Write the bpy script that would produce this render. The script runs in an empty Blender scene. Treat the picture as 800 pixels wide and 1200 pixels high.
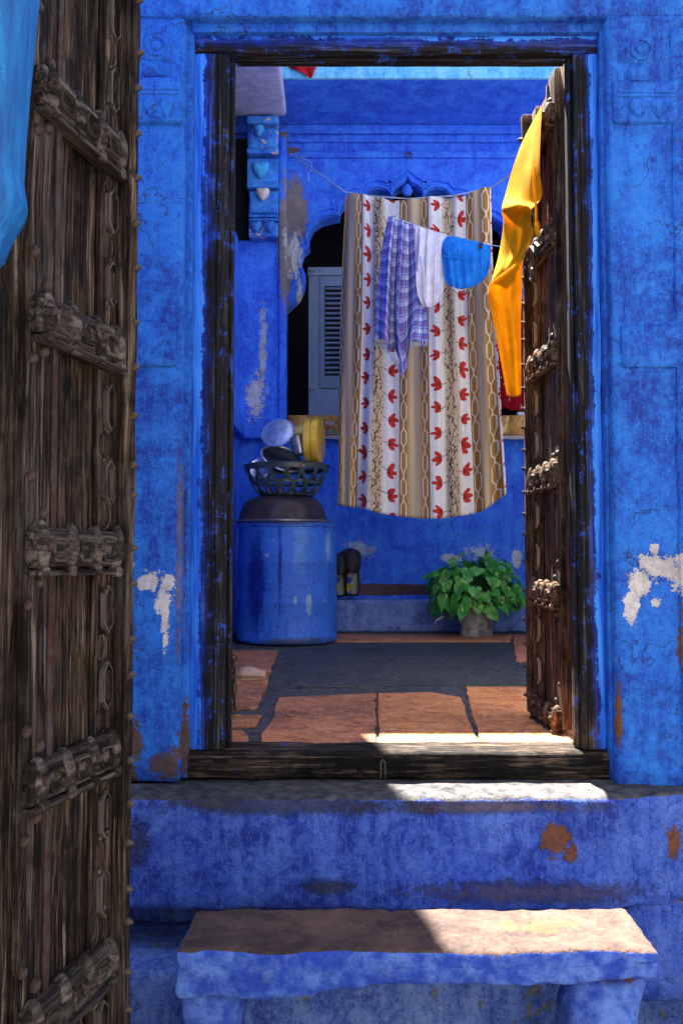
import bpy, bmesh, math, random
from math import radians, sin, cos, pi
from mathutils import Vector, Matrix, noise

scene = bpy.context.scene
col = scene.collection
random.seed(7)

# ------------------------------------------------------------------ camera, sky, sun, exposure
CAM = Vector((0.0, 0.0, 0.56)); PITCH = math.atan(50 / 1025.0); FPX = 1025.0
cam = bpy.data.cameras.new("camera"); cam_o = bpy.data.objects.new("camera", cam); col.objects.link(cam_o)
cam_o.location = CAM; cam_o.rotation_euler = (radians(90) + PITCH, 0, 0)
cam.sensor_fit = 'VERTICAL'; cam.sensor_height = 36; cam.lens = 36 * FPX / 1200
cam.clip_start = 0.02; cam.clip_end = 500
scene.camera = cam_o

SUN = Vector((-0.12, 0.45, 1.0)).normalized()          # towards the sun: high, beyond the courtyard, a little left
world = bpy.data.worlds.new("World"); scene.world = world; world.use_nodes = True
wn = world.node_tree.nodes; bg = wn["Background"]
sky = wn.new("ShaderNodeTexSky"); sky.sky_type = 'NISHITA'; sky.sun_disc = False
sky.sun_elevation = math.asin(SUN.z); sky.sun_rotation = math.atan2(SUN.x, SUN.y)
sky.dust_density = 2.5; sky.ozone_density = 1.0
world.node_tree.links.new(sky.outputs[0], bg.inputs[0]); bg.inputs[1].default_value = 0.05
sl = bpy.data.lights.new("sun", 'SUN'); so = bpy.data.objects.new("sun", sl); col.objects.link(so)
sl.energy = 5.0; sl.angle = radians(0.35); sl.color = (1.0, 0.93, 0.82)
so.rotation_euler = SUN.to_track_quat('Z', 'Y').to_euler(); so.location = (-2, 4, 12)
vs = scene.view_settings; vs.view_transform = 'Standard'; vs.look = 'None'; vs.exposure = 3.5; vs.gamma = 1
scene.cycles.use_denoising = True
scene.cycles.max_bounces = 7; scene.cycles.diffuse_bounces = 5; scene.cycles.glossy_bounces = 3
scene.cycles.transmission_bounces = 3; scene.cycles.caustics_reflective = False; scene.cycles.caustics_refractive = False
scene.cycles.sample_clamp_indirect = 6

# ------------------------------------------------------------------ helpers: places
def W(px, py, Y):
    """the world point on the plane y = Y that the photograph shows at pixel px, py"""
    a = (px - 400) / FPX; b = (600 - py) / FPX
    d = Vector((a, cos(PITCH) - b * sin(PITCH), sin(PITCH) + b * cos(PITCH)))
    return CAM + d * (Y / d.y)

# ------------------------------------------------------------------ helpers: objects
def tag(o, label=None, cat=None, group=None, kind=None):
    if label: o["label"] = label
    if cat: o["category"] = cat
    if group: o["group"] = group
    if kind: o["kind"] = kind
    return o

def thing(name, label, cat, loc=(0, 0, 0), rz=0, group=None):
    o = bpy.data.objects.new(name, None); col.objects.link(o)
    o.empty_display_size = 0.1
    o.location = loc; o.rotation_euler = (0, 0, rz)
    return tag(o, label, cat, group)

def finish(bm, name, mat, smooth=40, recalc=True):
    if recalc: bmesh.ops.recalc_face_normals(bm, faces=bm.faces[:])
    me = bpy.data.meshes.new(name); bm.to_mesh(me); bm.free()
    if mat: me.materials.append(mat)
    if smooth:
        me.polygons.foreach_set("use_smooth", [True] * len(me.polygons))
        if smooth < 180: me.set_sharp_from_angle(angle=radians(smooth))
    return me

def put(name, me, parent=None, loc=(0, 0, 0), rot=(0, 0, 0), scale=(1, 1, 1)):
    o = bpy.data.objects.new(name, me); col.objects.link(o)
    o.parent = parent; o.location = loc; o.rotation_euler = rot; o.scale = scale
    return o

def part(name, bm, mat, parent=None, smooth=40, recalc=True, local=False):
    """one mesh object; bm is in world space unless local, and shifts to its parent's origin"""
    if parent is not None and not local:
        org = Vector(parent.location)
        p = parent.parent
        while p is not None: org += Vector(p.location); p = p.parent
        bmesh.ops.translate(bm, verts=bm.verts[:], vec=-org)
    return put(name, finish(bm, name, mat, smooth, recalc), parent)

# ------------------------------------------------------------------ helpers: shapes
def axis_cuts(a, b, r, step):
    c = [a, a + r * 0.3, a + r]
    n = max(1, int(math.ceil((b - a - 2 * r) / step)))
    c += [a + r + (b - a - 2 * r) * i / n for i in range(1, n)]
    c += [b - r, b - r * 0.3, b]
    return c

def gbox(bm, x0, x1, y0, y1, z0, z1, r=0.006, step=0.06, amp=0.0, freq=8.0, seed=0, shape=None):
    """a box with rounded edges and hand-made, slightly uneven faces"""
    r = min(r, (x1 - x0) * .45, (y1 - y0) * .45, (z1 - z0) * .45)
    X, Y, Z = axis_cuts(x0, x1, r, step), axis_cuts(y0, y1, r, step), axis_cuts(z0, z1, r, step)
    vd = {}
    sv = Vector((seed * 3.7, seed * 1.3, seed * 2.1))
    def v(i, j, k):
        key = (i, j, k)
        if key in vd: return vd[key]
        p = Vector((X[i], Y[j], Z[k]))
        c = Vector((min(max(p.x, x0 + r), x1 - r), min(max(p.y, y0 + r), y1 - r), min(max(p.z, z0 + r), z1 - r)))
        d = p - c
        n = d.normalized() if d.length > 1e-9 else Vector((0, 0, 0))
        q = c + n * r
        if amp:
            q += n * amp * (noise.noise(q * freq + sv) + 0.5 * noise.noise(q * freq * 2.7 + sv))
        if shape: q = shape(q)
        vd[key] = bm.verts.new(q)
        return vd[key]
    nx, ny, nz = len(X) - 1, len(Y) - 1, len(Z) - 1
    for i in range(nx):
        for j in range(ny):
            bm.faces.new((v(i, j, 0), v(i, j + 1, 0), v(i + 1, j + 1, 0), v(i + 1, j, 0)))
            bm.faces.new((v(i, j, nz), v(i + 1, j, nz), v(i + 1, j + 1, nz), v(i, j + 1, nz)))
    for i in range(nx):
        for k in range(nz):
            bm.faces.new((v(i, 0, k), v(i + 1, 0, k), v(i + 1, 0, k + 1), v(i, 0, k + 1)))
            bm.faces.new((v(i, ny, k), v(i, ny, k + 1), v(i + 1, ny, k + 1), v(i + 1, ny, k)))
    for j in range(ny):
        for k in range(nz):
            bm.faces.new((v(0, j, k), v(0, j, k + 1), v(0, j + 1, k + 1), v(0, j + 1, k)))
            bm.faces.new((v(nx, j, k), v(nx, j + 1, k), v(nx, j + 1, k + 1), v(nx, j, k + 1)))
    return bm

def BM(): return bmesh.new()

def box(*a, **k): return gbox(BM(), *a, **k)

def lathe(bm, prof, c=(0, 0, 0), n=40, squash=1.0, wob=0.0):
    """prof: (radius, z) from one end to the other"""
    rings = []
    for r, z in prof:
        if r < 1e-5: rings.append([bm.verts.new((c[0], c[1], c[2] + z))])
        else:
            ring = []
            for i in range(n):
                a = 2 * pi * i / n
                rr = r * (1 + wob * noise.noise(Vector((cos(a) * 1.5, sin(a) * 1.5, z * 6))))
                ring.append(bm.verts.new((c[0] + rr * cos(a), c[1] + rr * sin(a) * squash, c[2] + z)))
            rings.append(ring)
    for A, B in zip(rings, rings[1:]):
        if len(A) == 1 and len(B) == 1: continue
        for i in range(n):
            j = (i + 1) % n
            if len(A) == 1: bm.faces.new((A[0], B[i], B[j]))
            elif len(B) == 1: bm.faces.new((A[i], A[j], B[0]))
            else: bm.faces.new((A[i], A[j], B[j], B[i]))
    return bm

def tube(bm, pts, r, n=6, closed=False):
    pts = [Vector(p) for p in pts]; rings = []
    N = len(pts)
    rr = r if isinstance(r, (list, tuple)) else [r] * N
    up = Vector((0.13, 0.31, 0.94))
    for i, p in enumerate(pts):
        if closed: t = pts[(i + 1) % N] - pts[i - 1]
        else: t = pts[min(i + 1, N - 1)] - pts[max(i - 1, 0)]
        t.normalize()
        s = t.cross(up)
        if s.length < 0.05: s = t.cross(Vector((1, 0, 0)))
        s.normalize(); w = s.cross(t)
        rings.append([bm.verts.new(p + (s * cos(2 * pi * k / n) + w * sin(2 * pi * k / n)) * rr[i]) for k in range(n)])
    rng = range(N) if closed else range(N - 1)
    for i in rng:
        A, B = rings[i], rings[(i + 1) % N]
        for k in range(n):
            bm.faces.new((A[k], A[(k + 1) % n], B[(k + 1) % n], B[k]))
    if not closed:
        bm.faces.new(rings[0][::-1]); bm.faces.new(rings[-1])
    return bm

def prism(bm, pts, d, bev=0.0):
    """a flat outline (list of 3-D points) pushed along vector d; the far outline shrinks by bev"""
    d = Vector(d); pts = [Vector(p) for p in pts]
    c = sum(pts, Vector()) / len(pts)
    A = [bm.verts.new(p) for p in pts]
    if bev:
        B = [bm.verts.new(p + d * 0.6) for p in pts]
        C = [bm.verts.new(p + d + (c - p).normalized() * bev) for p in pts]
        layers = [A, B, C]
    else: layers = [A, [bm.verts.new(p + d) for p in pts]]
    n = len(pts)
    for P, Q in zip(layers, layers[1:]):
        for i in range(n): bm.faces.new((P[i], P[(i + 1) % n], Q[(i + 1) % n], Q[i]))
    bm.faces.new(layers[0][::-1]); bm.faces.new(layers[-1])
    return bm

def blob(bm, c, rad, n=12, m=8, zcut=None, amp=0.0, seed=0):
    """an ellipsoid, uneven if amp is given"""
    R = Vector(rad); rows = []
    for j in range(m + 1):
        th = pi * j / m
        if j in (0, m): rows.append([bm.verts.new(Vector(c) + Vector((0, 0, R.z * cos(th))))]); continue
        row = []
        for i in range(n):
            ph = 2 * pi * i / n
            u = Vector((sin(th) * cos(ph), sin(th) * sin(ph), cos(th)))
            k = 1 + amp * noise.noise(u * 2.2 + Vector((seed, seed * .7, 0)))
            row.append(bm.verts.new(Vector(c) + Vector((u.x * R.x, u.y * R.y, u.z * R.z)) * k))
        rows.append(row)
    for A, B in zip(rows, rows[1:]):
        for i in range(n):
            j = (i + 1) % n
            if len(A) == 1: bm.faces.new((A[0], B[i], B[j]))
            elif len(B) == 1: bm.faces.new((A[i], B[0], A[j]))
            else: bm.faces.new((A[i], B[i], B[j], A[j]))
    return bm

# ------------------------------------------------------------------ helpers: procedural materials
class S:
    """a node socket (or number) that can be calculated with"""
    def __init__(s, g, v): s.g = g; s.v = v
    def _m(s, op, *o): return s.g.math(op, s, *o)
    def __add__(s, o): return s._m('ADD', o)
    __radd__ = __add__
    def __sub__(s, o): return s._m('SUBTRACT', o)
    def __rsub__(s, o): return s.g.math('SUBTRACT', o, s)
    def __mul__(s, o): return s._m('MULTIPLY', o)
    __rmul__ = __mul__
    def __truediv__(s, o): return s._m('DIVIDE', o)
    def gt(s, o): return s._m('GREATER_THAN', o)
    def lt(s, o): return s._m('LESS_THAN', o)
    def abs(s): return s._m('ABSOLUTE')
    def mod(s, o): return s._m('FLOORED_MODULO', o)
    def sin(s): return s._m('SINE')
    def cos(s): return s._m('COSINE')
    def sqrt(s): return s._m('SQRT')
    def floor(s): return s._m('FLOOR')
    def pow(s, o): return s._m('POWER', o)
    def min(s, o): return s._m('MINIMUM', o)
    def max(s, o): return s._m('MAXIMUM', o)
    def clamp(s): return s.max(0).min(1)
    def step(s, a, b):
        """0 below a, 1 above b, smooth between"""
        n = s.g.node('ShaderNodeMapRange'); n.interpolation_type = 'SMOOTHSTEP'
        s.g.plug(n.inputs[0], s); n.inputs[1].default_value = a; n.inputs[2].default_value = b
        return S(s.g, n.outputs[0])

class G:
    def __init__(g, name):
        g.mat = bpy.data.materials.new(name); g.mat.use_nodes = True
        g.t = g.mat.node_tree; g.bsdf = g.t.nodes["Principled BSDF"]; g.out = g.t.nodes["Material Output"]
        g.bsdf.inputs["Specular IOR Level"].default_value = 0.3
        g._c = {}
    def node(g, k): return g.t.nodes.new(k)
    def plug(g, sock, v):
        if isinstance(v, S): v = v.v
        if isinstance(v, bpy.types.NodeSocket): g.t.links.new(v, sock)
        elif isinstance(v, (tuple, list, Vector)):
            v = tuple(v); L = len(sock.default_value)
            sock.default_value = v + (1.0,) if L == 4 and len(v) == 3 else v
        else: sock.default_value = v
    def math(g, op, *a):
        n = g.node('ShaderNodeMath'); n.operation = op
        for i, x in enumerate(a): g.plug(n.inputs[i], x)
        return S(g, n.outputs[0])
    def coord(g, which):
        if which not in g._c:
            if which == 'World': g._c[which] = g.node('ShaderNodeNewGeometry').outputs['Position']
            else: g._c[which] = g.node('ShaderNodeTexCoord').outputs[which]
        return g._c[which]
    def xyz(g, which='World'):
        k = which + '_sep'
        if k not in g._c:
            n = g.node('ShaderNodeSeparateXYZ'); g.plug(n.inputs[0], g.coord(which)); g._c[k] = n
        n = g._c[k]
        return S(g, n.outputs[0]), S(g, n.outputs[1]), S(g, n.outputs[2])
    def vec(g, x, y, z):
        n = g.node('ShaderNodeCombineXYZ')
        for i, q in enumerate((x, y, z)): g.plug(n.inputs[i], q)
        return S(g, n.outputs[0])
    def scaled(g, which, sc, off=(0, 0, 0)):
        n = g.node('ShaderNodeMapping'); g.plug(n.inputs[0], g.coord(which) if isinstance(which, str) else which)
        n.inputs[1].default_value = off; n.inputs[3].default_value = sc
        return S(g, n.outputs[0])
    def noise(g, vec, scale=5, detail=4, rough=0.55, dist=0.0):
        n = g.node('ShaderNodeTexNoise'); g.plug(n.inputs['Vector'], vec)
        n.inputs['Scale'].default_value = scale; n.inputs['Detail'].default_value = detail
        n.inputs['Roughness'].default_value = rough; n.inputs['Distortion'].default_value = dist
        return S(g, n.outputs[0])
    def voronoi(g, vec, scale=5, feature='F1'):
        n = g.node('ShaderNodeTexVoronoi'); n.feature = feature; g.plug(n.inputs['Vector'], vec); n.inputs['Scale'].default_value = scale
        return S(g, n.outputs[0])
    def mix(g, f, a, b):
        n = g.node('ShaderNodeMix'); n.data_type = 'RGBA'; n.clamp_factor = True
        g.plug(n.inputs[0], f); g.plug(n.inputs[6], a); g.plug(n.inputs[7], b)
        return S(g, n.outputs[2])
    def ramp(g, f, stops):
        n = g.node('ShaderNodeValToRGB'); g.plug(n.inputs[0], f); e = n.color_ramp.elements
        while len(e) < len(stops): e.new(0.5)
        for q, (p, c) in zip(e, stops): q.position = p; q.color = tuple(c) + (1.0,)
        return S(g, n.outputs[0])
    def info(g): return S(g, g.node('ShaderNodeObjectInfo').outputs['Random'])
    def done(g, colour, rough=0.7, bump=None, strength=0.4, dist=0.01, metal=0.0, spec=None):
        b = g.bsdf
        g.plug(b.inputs['Base Color'], colour); g.plug(b.inputs['Roughness'], rough); g.plug(b.inputs['Metallic'], metal)
        if spec is not None: b.inputs["Specular IOR Level"].default_value = spec
        if bump is not None:
            n = g.node('ShaderNodeBump'); g.plug(n.inputs['Height'], bump)
            n.inputs['Strength'].default_value = strength; n.inputs['Distance'].default_value = dist
            g.plug(b.inputs['Normal'], S(g, n.outputs[0]))
        return g.mat

def paint(name, deep, mid, light, patches=(), chips=0.0, chip_col=(0.42, 0.42, 0.45), dark=0.25, rough=0.75, coord='World', streak=1.0, relief=0.5, fleck=1.0):
    """limewash over plaster: cloudy colour, drip streaks, worn patches with a shape of their own, chips.
    patches: (x, z, rx, rz, colour, raggedness[, softness])"""
    g = G(name); P = g.coord(coord); x, y, z = g.xyz(coord)
    big = g.noise(P, 1.3, 4, 0.5); med = g.noise(P, 7, 6, 0.62, 0.6); fine = g.noise(P, 55, 5, 0.7); grit = g.noise(P, 260, 3, 0.7)
    drip = g.noise(g.scaled(coord, (22, 22, 1.6)), 1, 5, 0.6)
    c = g.mix((big * 0.6 + med * 0.55).step(0.42, 0.72), deep, mid)
    c = g.mix((med * 0.55 + drip * 0.5 * streak + fine * 0.15).step(0.50, 0.78) * 0.75, c, light)
    brush = g.noise(g.scaled(coord, (70, 70, 16), (0, 0, 0)), 1, 5, 0.65, 1.4)
    c = g.mix((brush * 0.6 + fine * 0.5).step(0.50, 0.68) * 0.55, c, tuple(q * 0.75 for q in light))
    c = g.mix((grit * 0.7 + fine * 0.35).step(0.50, 0.40) * 0.55, c, tuple(q * 0.35 for q in deep))
    c = g.mix((grit * 0.7 + fine * 0.35).step(0.56, 0.66) * 0.50, c, light)
    c = g.mix((brush * 0.5 + grit * 0.3 + fine * 0.3).step(0.54, 0.42) * 0.55, c, tuple(q * 0.4 for q in deep))
    # older coats showing through with sharp edges, hairline cracks
    coat = (med * 0.5 + g.noise(P, 24, 6, 0.72, 0.8) * 0.6)
    c = g.mix(coat.step(0.60, 0.615) * 0.35, c, light)
    c = g.mix(coat.step(0.465, 0.45) * 0.30, c, tuple(q * 0.7 for q in deep))
    ck = g.node('ShaderNodeTexVoronoi'); ck.feature = 'DISTANCE_TO_EDGE'; ck.inputs['Scale'].default_value = 4.3
    wv = g.node('ShaderNodeVectorMath'); wv.operation = 'MULTIPLY_ADD'; nz_ = g.node('ShaderNodeTexNoise'); g.plug(nz_.inputs['Vector'], P); nz_.inputs['Scale'].default_value = 9; nz_.inputs['Detail'].default_value = 5
    g.plug(wv.inputs[0], S(g, nz_.outputs[1])); wv.inputs[1].default_value = (0.22, 0.22, 0.22); g.plug(wv.inputs[2], P); g.plug(ck.inputs['Vector'], S(g, wv.outputs[0]))
    crack = S(g, ck.outputs[0]).step(0.009, 0.003) * big.step(0.545, 0.62)
    c = g.mix(crack * 0.8, c, (0.015, 0.02, 0.06))
    pit = g.voronoi(P, 34).step(0.10, 0.05) * med.step(0.48, 0.60)
    c = g.mix(pit * 0.8, c, (0.02, 0.025, 0.06))
    blot = (med * 0.5 + fine * 0.35 + big * 0.3).step(0.66, 0.78)
    c = g.mix(blot * dark, c, (0.03, 0.035, 0.09))
    h = fine * 0.45 + grit * 0.3 + med * 0.7 + brush * 0.35 - pit * 0.6 + coat.step(0.60, 0.63) * 0.25 - crack * 0.7
    ragn = g.noise(P, 12, 6, 0.66, 0.5) * 0.35 + g.noise(P, 42, 7, 0.75, 0.6) * 0.40 + g.noise(P, 120, 4, 0.7) * 0.25
    for pt in patches:
        px, pz, rx, rz, cc, rag = pt[:6]
        a = (x - px) / rx; b = (z - pz) / rz
        d = (a * a + b * b).sqrt() + (ragn - 0.5) * (rag * 1.9)
        soft = pt[6] if len(pt) > 6 else 0.0
        m = d.step(1.02 + soft * 0.2, 0.96 - soft * 0.55) * (1 - soft * 0.15)
        pc = g.mix((fine * 0.5 + med * 0.6).step(0.42, 0.70), tuple(q * 0.55 for q in cc), cc)
        c = g.mix(m, c, pc); h = h - m * 0.9
    if chips:
        cn = g.noise(P, 17, 6, 0.66, 0.3) * 0.7 + g.noise(P, 3.1, 2, 0.5) * 0.3
        m = cn.step(0.665 - chips, 0.675 - chips) * fleck
        c = g.mix(m, c, g.mix(fine.step(0.4, 0.6), tuple(q * 0.7 for q in chip_col), chip_col)); h = h - m * 0.6
    return g.done(c, (fine * 0.2 + rough - 0.1), h, relief, 0.012)

def wood(name, stops, axis='Z', scale=1.0, worn=(0.30, 0.24, 0.20), wornamt=0.5, relief=0.7, edge=0.5, tint=None):
    g = G(name); a = 'XYZ'.index(axis)
    sc = [42.0 * scale] * 3; sc[a] = 2.2 * scale
    sf = [150.0 * scale] * 3; sf[a] = 5.0 * scale
    off = g.info() * 37.0
    base = g.vec(off, off, off)
    n = g.node('ShaderNodeVectorMath'); n.operation = 'ADD'; g.plug(n.inputs[0], g.coord('Object')); g.plug(n.inputs[1], base)
    C = S(g, n.outputs[0])
    grain = g.noise(g.scaled(C, sc), 1, 6, 0.62, 0.7); fib = g.noise(g.scaled(C, sf), 1, 5, 0.6)
    cloud = g.noise(C, 4.0 * scale, 5, 0.6); med = g.noise(C, 16 * scale, 5, 0.65)
    gv = (grain * 0.5 + fib * 0.5 - 0.5) * 1.9 + 0.5
    c = g.ramp(gv, stops)
    c = g.mix((cloud * 0.55 + med * 0.3 + fib * 0.25).step(0.50, 0.68) * wornamt, c, worn)
    c = g.mix((cloud * 0.6 + med * 0.5).step(0.52, 0.40) * 0.75, c, tuple(q * 0.35 for q in stops[0][1]))
    crack = (grain - 0.5).abs().step(0.022, 0.004) * med.step(0.42, 0.6)
    c = g.mix(crack * 0.85, c, (0.006, 0.005, 0.005))
    if edge:
        pn = S(g, g.node('ShaderNodeNewGeometry').outputs['Pointiness'])
        c = g.mix((pn + (med - 0.5) * 0.06).step(0.52, 0.58) * edge, c, tuple(q * 1.5 for q in worn))
    if tint:
        tc, lo, hi = tint
        c = g.mix((med * 0.6 + cloud * 0.5).step(lo, hi), c, tc)
    return g.done(c, 0.62 + fib * 0.25, grain * 0.9 + fib * 0.6 + med * 0.4 - crack * 1.6, relief, 0.010, spec=0.1)

def plain(name, colr, rough=0.6, metal=0.0, var=0.25, scale=30, bump=0.15, spec=None, dirt=None):
    g = G(name); P = g.coord('Object'); n = g.noise(P, scale, 5, 0.6); m = g.noise(P, scale * 0.2, 4, 0.6)
    c = g.mix((n * 0.6 + m * 0.5).step(0.4, 0.7), tuple(q * (1 - var) for q in colr), tuple(min(1, q * (1 + var * 0.5)) for q in colr))
    if dirt: c = g.mix((m * 0.6 + n * 0.45).step(0.5, 0.64), c, dirt)
    return g.done(c, (n - 0.5) * 0.3 + rough, n, bump, 0.004, metal, spec)

# ------------------------------------------------------------------ materials of the place
DEEP, MID, LITE = (0.003, 0.028, 0.26), (0.006, 0.078, 0.47), (0.020, 0.190, 0.66)
PLASTER = (0.58, 0.55, 0.55); BROWN = (0.10, 0.055, 0.05); RUST = (0.16, 0.06, 0.03)
def xz(px, py, Y): p = W(px, py, Y); return p.x, p.z
def patch(px, py, rx, ry, colr, rag, Y, soft=0.0):
    x, z = xz(px, py, Y); k = Y / FPX
    return (x, z, rx * k, ry * k, colr, rag, soft)
YW = 2.42
M_wall = paint("limewash_front", DEEP, MID, LITE, chips=0.0, relief=0.55, dark=0.35, patches=[
    patch(175, 682, 13, 12, PLASTER, 3.6, YW), patch(197, 684, 10, 12, PLASTER, 3.4, YW), patch(190, 700, 9, 14, PLASTER, 3.4, YW), patch(194, 728, 4, 26, PLASTER, 4.0, YW), patch(152, 661, 4, 6, PLASTER, 3.0, YW),
    patch(158, 872, 11, 28, BROWN, 3.6, YW), patch(195, 898, 18, 17, BROWN, 3.8, YW), patch(150, 905, 12, 24, BROWN, 3.4, YW),
    patch(772, 664, 26, 13, PLASTER, 3.4, YW), patch(747, 682, 13, 17, PLASTER, 3.4, YW), patch(738, 712, 8, 18, PLASTER, 3.6, YW), patch(796, 672, 12, 20, PLASTER, 3.4, YW), patch(765, 643, 6, 6, PLASTER, 2.4, YW),
    patch(798, 748, 7, 36, BROWN, 3.4, YW), patch(724, 842, 3, 40, RUST, 3.0, YW), patch(210, 640, 4, 120, (0.12, 0.1, 0.2), 2.6, YW, 1),
    patch(215, 870, 5, 40, BROWN, 2.6, YW), patch(766, 706, 5, 6, PLASTER, 4.0, YW)])
M_ledge = paint("limewash_ledge", (0.004, 0.022, 0.24), (0.014, 0.065, 0.43), (0.085, 0.17, 0.58), relief=0.8, dark=0.8, patches=[
    patch(652, 985, 19, 17, RUST, 3.4, 2.28), patch(668, 1000, 8, 10, RUST, 3.2, 2.28), patch(795, 990, 9, 18, RUST, 3.4, 2.28), patch(385, 1040, 34, 9, (0.035, 0.035, 0.06), 2.2, 2.28, 1),
    patch(560, 946, 150, 8, (0.10, 0.07, 0.07), 2.6, 2.28, 1), patch(350, 944, 150, 12, (0.03, 0.032, 0.05), 2.4, 2.28, 1), patch(240, 940, 40, 7, (0.05, 0.045, 0.06), 2.2, 2.28, 1),
    patch(620, 1046, 150, 14, (0.08, 0.06, 0.09), 2.8, 2.28, 1), patch(160, 990, 16, 26, (0.03, 0.03, 0.07), 2.6, 2.28, 1)])
def ledge_top(mat):
    """feet have worn the paint off the upper face of the ledge"""
    t = mat.node_tree; b = t.nodes["Principled BSDF"]; src = b.inputs['Base Color'].links[0].from_socket
    geo = t.nodes.new('ShaderNodeNewGeometry'); sep = t.nodes.new('ShaderNodeSeparateXYZ'); t.links.new(geo.outputs['Normal'], sep.inputs[0])
    ns = t.nodes.new('ShaderNodeTexNoise'); ns.inputs['Scale'].default_value = 30; ns.inputs['Detail'].default_value = 6; t.links.new(geo.outputs['Position'], ns.inputs['Vector'])
    ad = t.nodes.new('ShaderNodeMath'); ad.operation = 'MULTIPLY_ADD'; t.links.new(ns.outputs[0], ad.inputs[0]); ad.inputs[1].default_value = 0.9; t.links.new(sep.outputs[2], ad.inputs[2])
    mr = t.nodes.new('ShaderNodeMapRange'); t.links.new(ad.outputs[0], mr.inputs[0]); mr.inputs[1].default_value = 0.98; mr.inputs[2].default_value = 1.2
    rp = t.nodes.new('ShaderNodeValToRGB'); t.links.new(ns.outputs[0], rp.inputs[0])
    rp.color_ramp.elements[0].position = 0.35; rp.color_ramp.elements[0].color = (0.018, 0.018, 0.025, 1); rp.color_ramp.elements[1].position = 0.7; rp.color_ramp.elements[1].color = (0.095, 0.088, 0.088, 1)
    mx = t.nodes.new('ShaderNodeMix'); mx.data_type = 'RGBA'; t.links.new(mr.outputs[0], mx.inputs[0]); t.links.new(src, mx.inputs[6]); t.links.new(rp.outputs[0], mx.inputs[7])
    t.links.new(mx.outputs[2], b.inputs['Base Color'])
ledge_top(M_ledge)
M_step = paint("limewash_step", (0.02, 0.05, 0.25), (0.04, 0.10, 0.42), (0.16, 0.26, 0.55), relief=0.7, dark=0.8, chips=0.08, chip_col=(0.12, 0.13, 0.14))
M_court = paint("limewash_court", (0.016, 0.065, 0.62), (0.025, 0.125, 0.80), (0.05, 0.25, 0.88), relief=0.4, dark=0.2, chips=0.0, patches=[
    patch(346, 245, 14, 45, (0.24, 0.20, 0.22), 2.6, 6.5), patch(333, 290, 7, 70, (0.24, 0.20, 0.22), 2.6, 6.4), patch(344, 292, 9, 26, (0.55, 0.55, 0.62), 4.0, 6.5),
    patch(340, 170, 10, 5, (0.14, 0.10, 0.12), 1.6, 6.5), patch(300, 462, 10, 26, (0.5, 0.5, 0.58), 4.5, 6.35), patch(308, 415, 4, 50, (0.42, 0.42, 0.52), 4.5, 6.35),
    patch(440, 691, 120, 7, (0.09, 0.05, 0.06), 1.2, 6.6), patch(528, 654, 13, 5, (0.5, 0.55, 0.68), 2.0, 6.6), patch(605, 655, 6, 12, (0.5, 0.55, 0.68), 2.0, 6.6), 
    patch(422, 645, 14, 10, (0.42, 0.5, 0.68), 5.5, 6.6), patch(560, 648, 16, 8, (0.42, 0.5, 0.68), 5.5, 6.6), patch(350, 375, 4, 60, (0.5, 0.5, 0.55), 1.8, 6.5)])
def cyan():
    g = G("cyan_paint"); P = g.coord('World')
    st = g.noise(g.scaled('World', (60, 60, 5)), 1, 5, 0.6, 0.8); cl = g.noise(P, 7, 4, 0.6); gr = g.noise(P, 240, 3, 0.7)
    c = g.mix((st * 0.6 + cl * 0.5).step(0.42, 0.68), (0.002, 0.055, 0.21), (0.004, 0.12, 0.36))
    c = g.mix((st * 0.7 + gr * 0.35).step(0.56, 0.72) * 0.7, c, (0.02, 0.24, 0.50))
    c = g.mix((st * 0.6 + gr * 0.3 + cl * 0.2).step(0.45, 0.38) * 0.6, c, (0.002, 0.03, 0.13))
    return g.done(c, 0.55, st * 0.8 + gr * 0.2, 0.6, 0.006)
M_cyan = cyan()
M_pale = paint("pale_wash", (0.20, 0.24, 0.52), (0.30, 0.34, 0.62), (0.42, 0.45, 0.68), relief=0.3, dark=0.25)
M_skylit = paint("skylit_edge", (0.05, 0.32, 0.62), (0.10, 0.45, 0.75), (0.25, 0.6, 0.8), relief=0.3, dark=0.15)  # lighter cyan paints in the sky light on the eave's front edge
M_brack = paint("bracket_paint", (0.012, 0.08, 0.50), (0.02, 0.16, 0.70), (0.06, 0.32, 0.82), relief=0.6, dark=0.1, chips=0.07, chip_col=(0.55, 0.42, 0.42))
M_bracklight = paint("bracket_leaf_paint", (0.02, 0.20, 0.62), (0.03, 0.32, 0.80), (0.08, 0.45, 0.85), relief=0.4, dark=0.05, chips=0.05, chip_col=(0.6, 0.5, 0.5))
M_dark = plain("painted_shade", (0.012, 0.013, 0.02), 0.9)  # near black stands for the shade inside openings and between louvres
M_soot = plain("soot", (0.02, 0.018, 0.018), 0.9)

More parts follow.
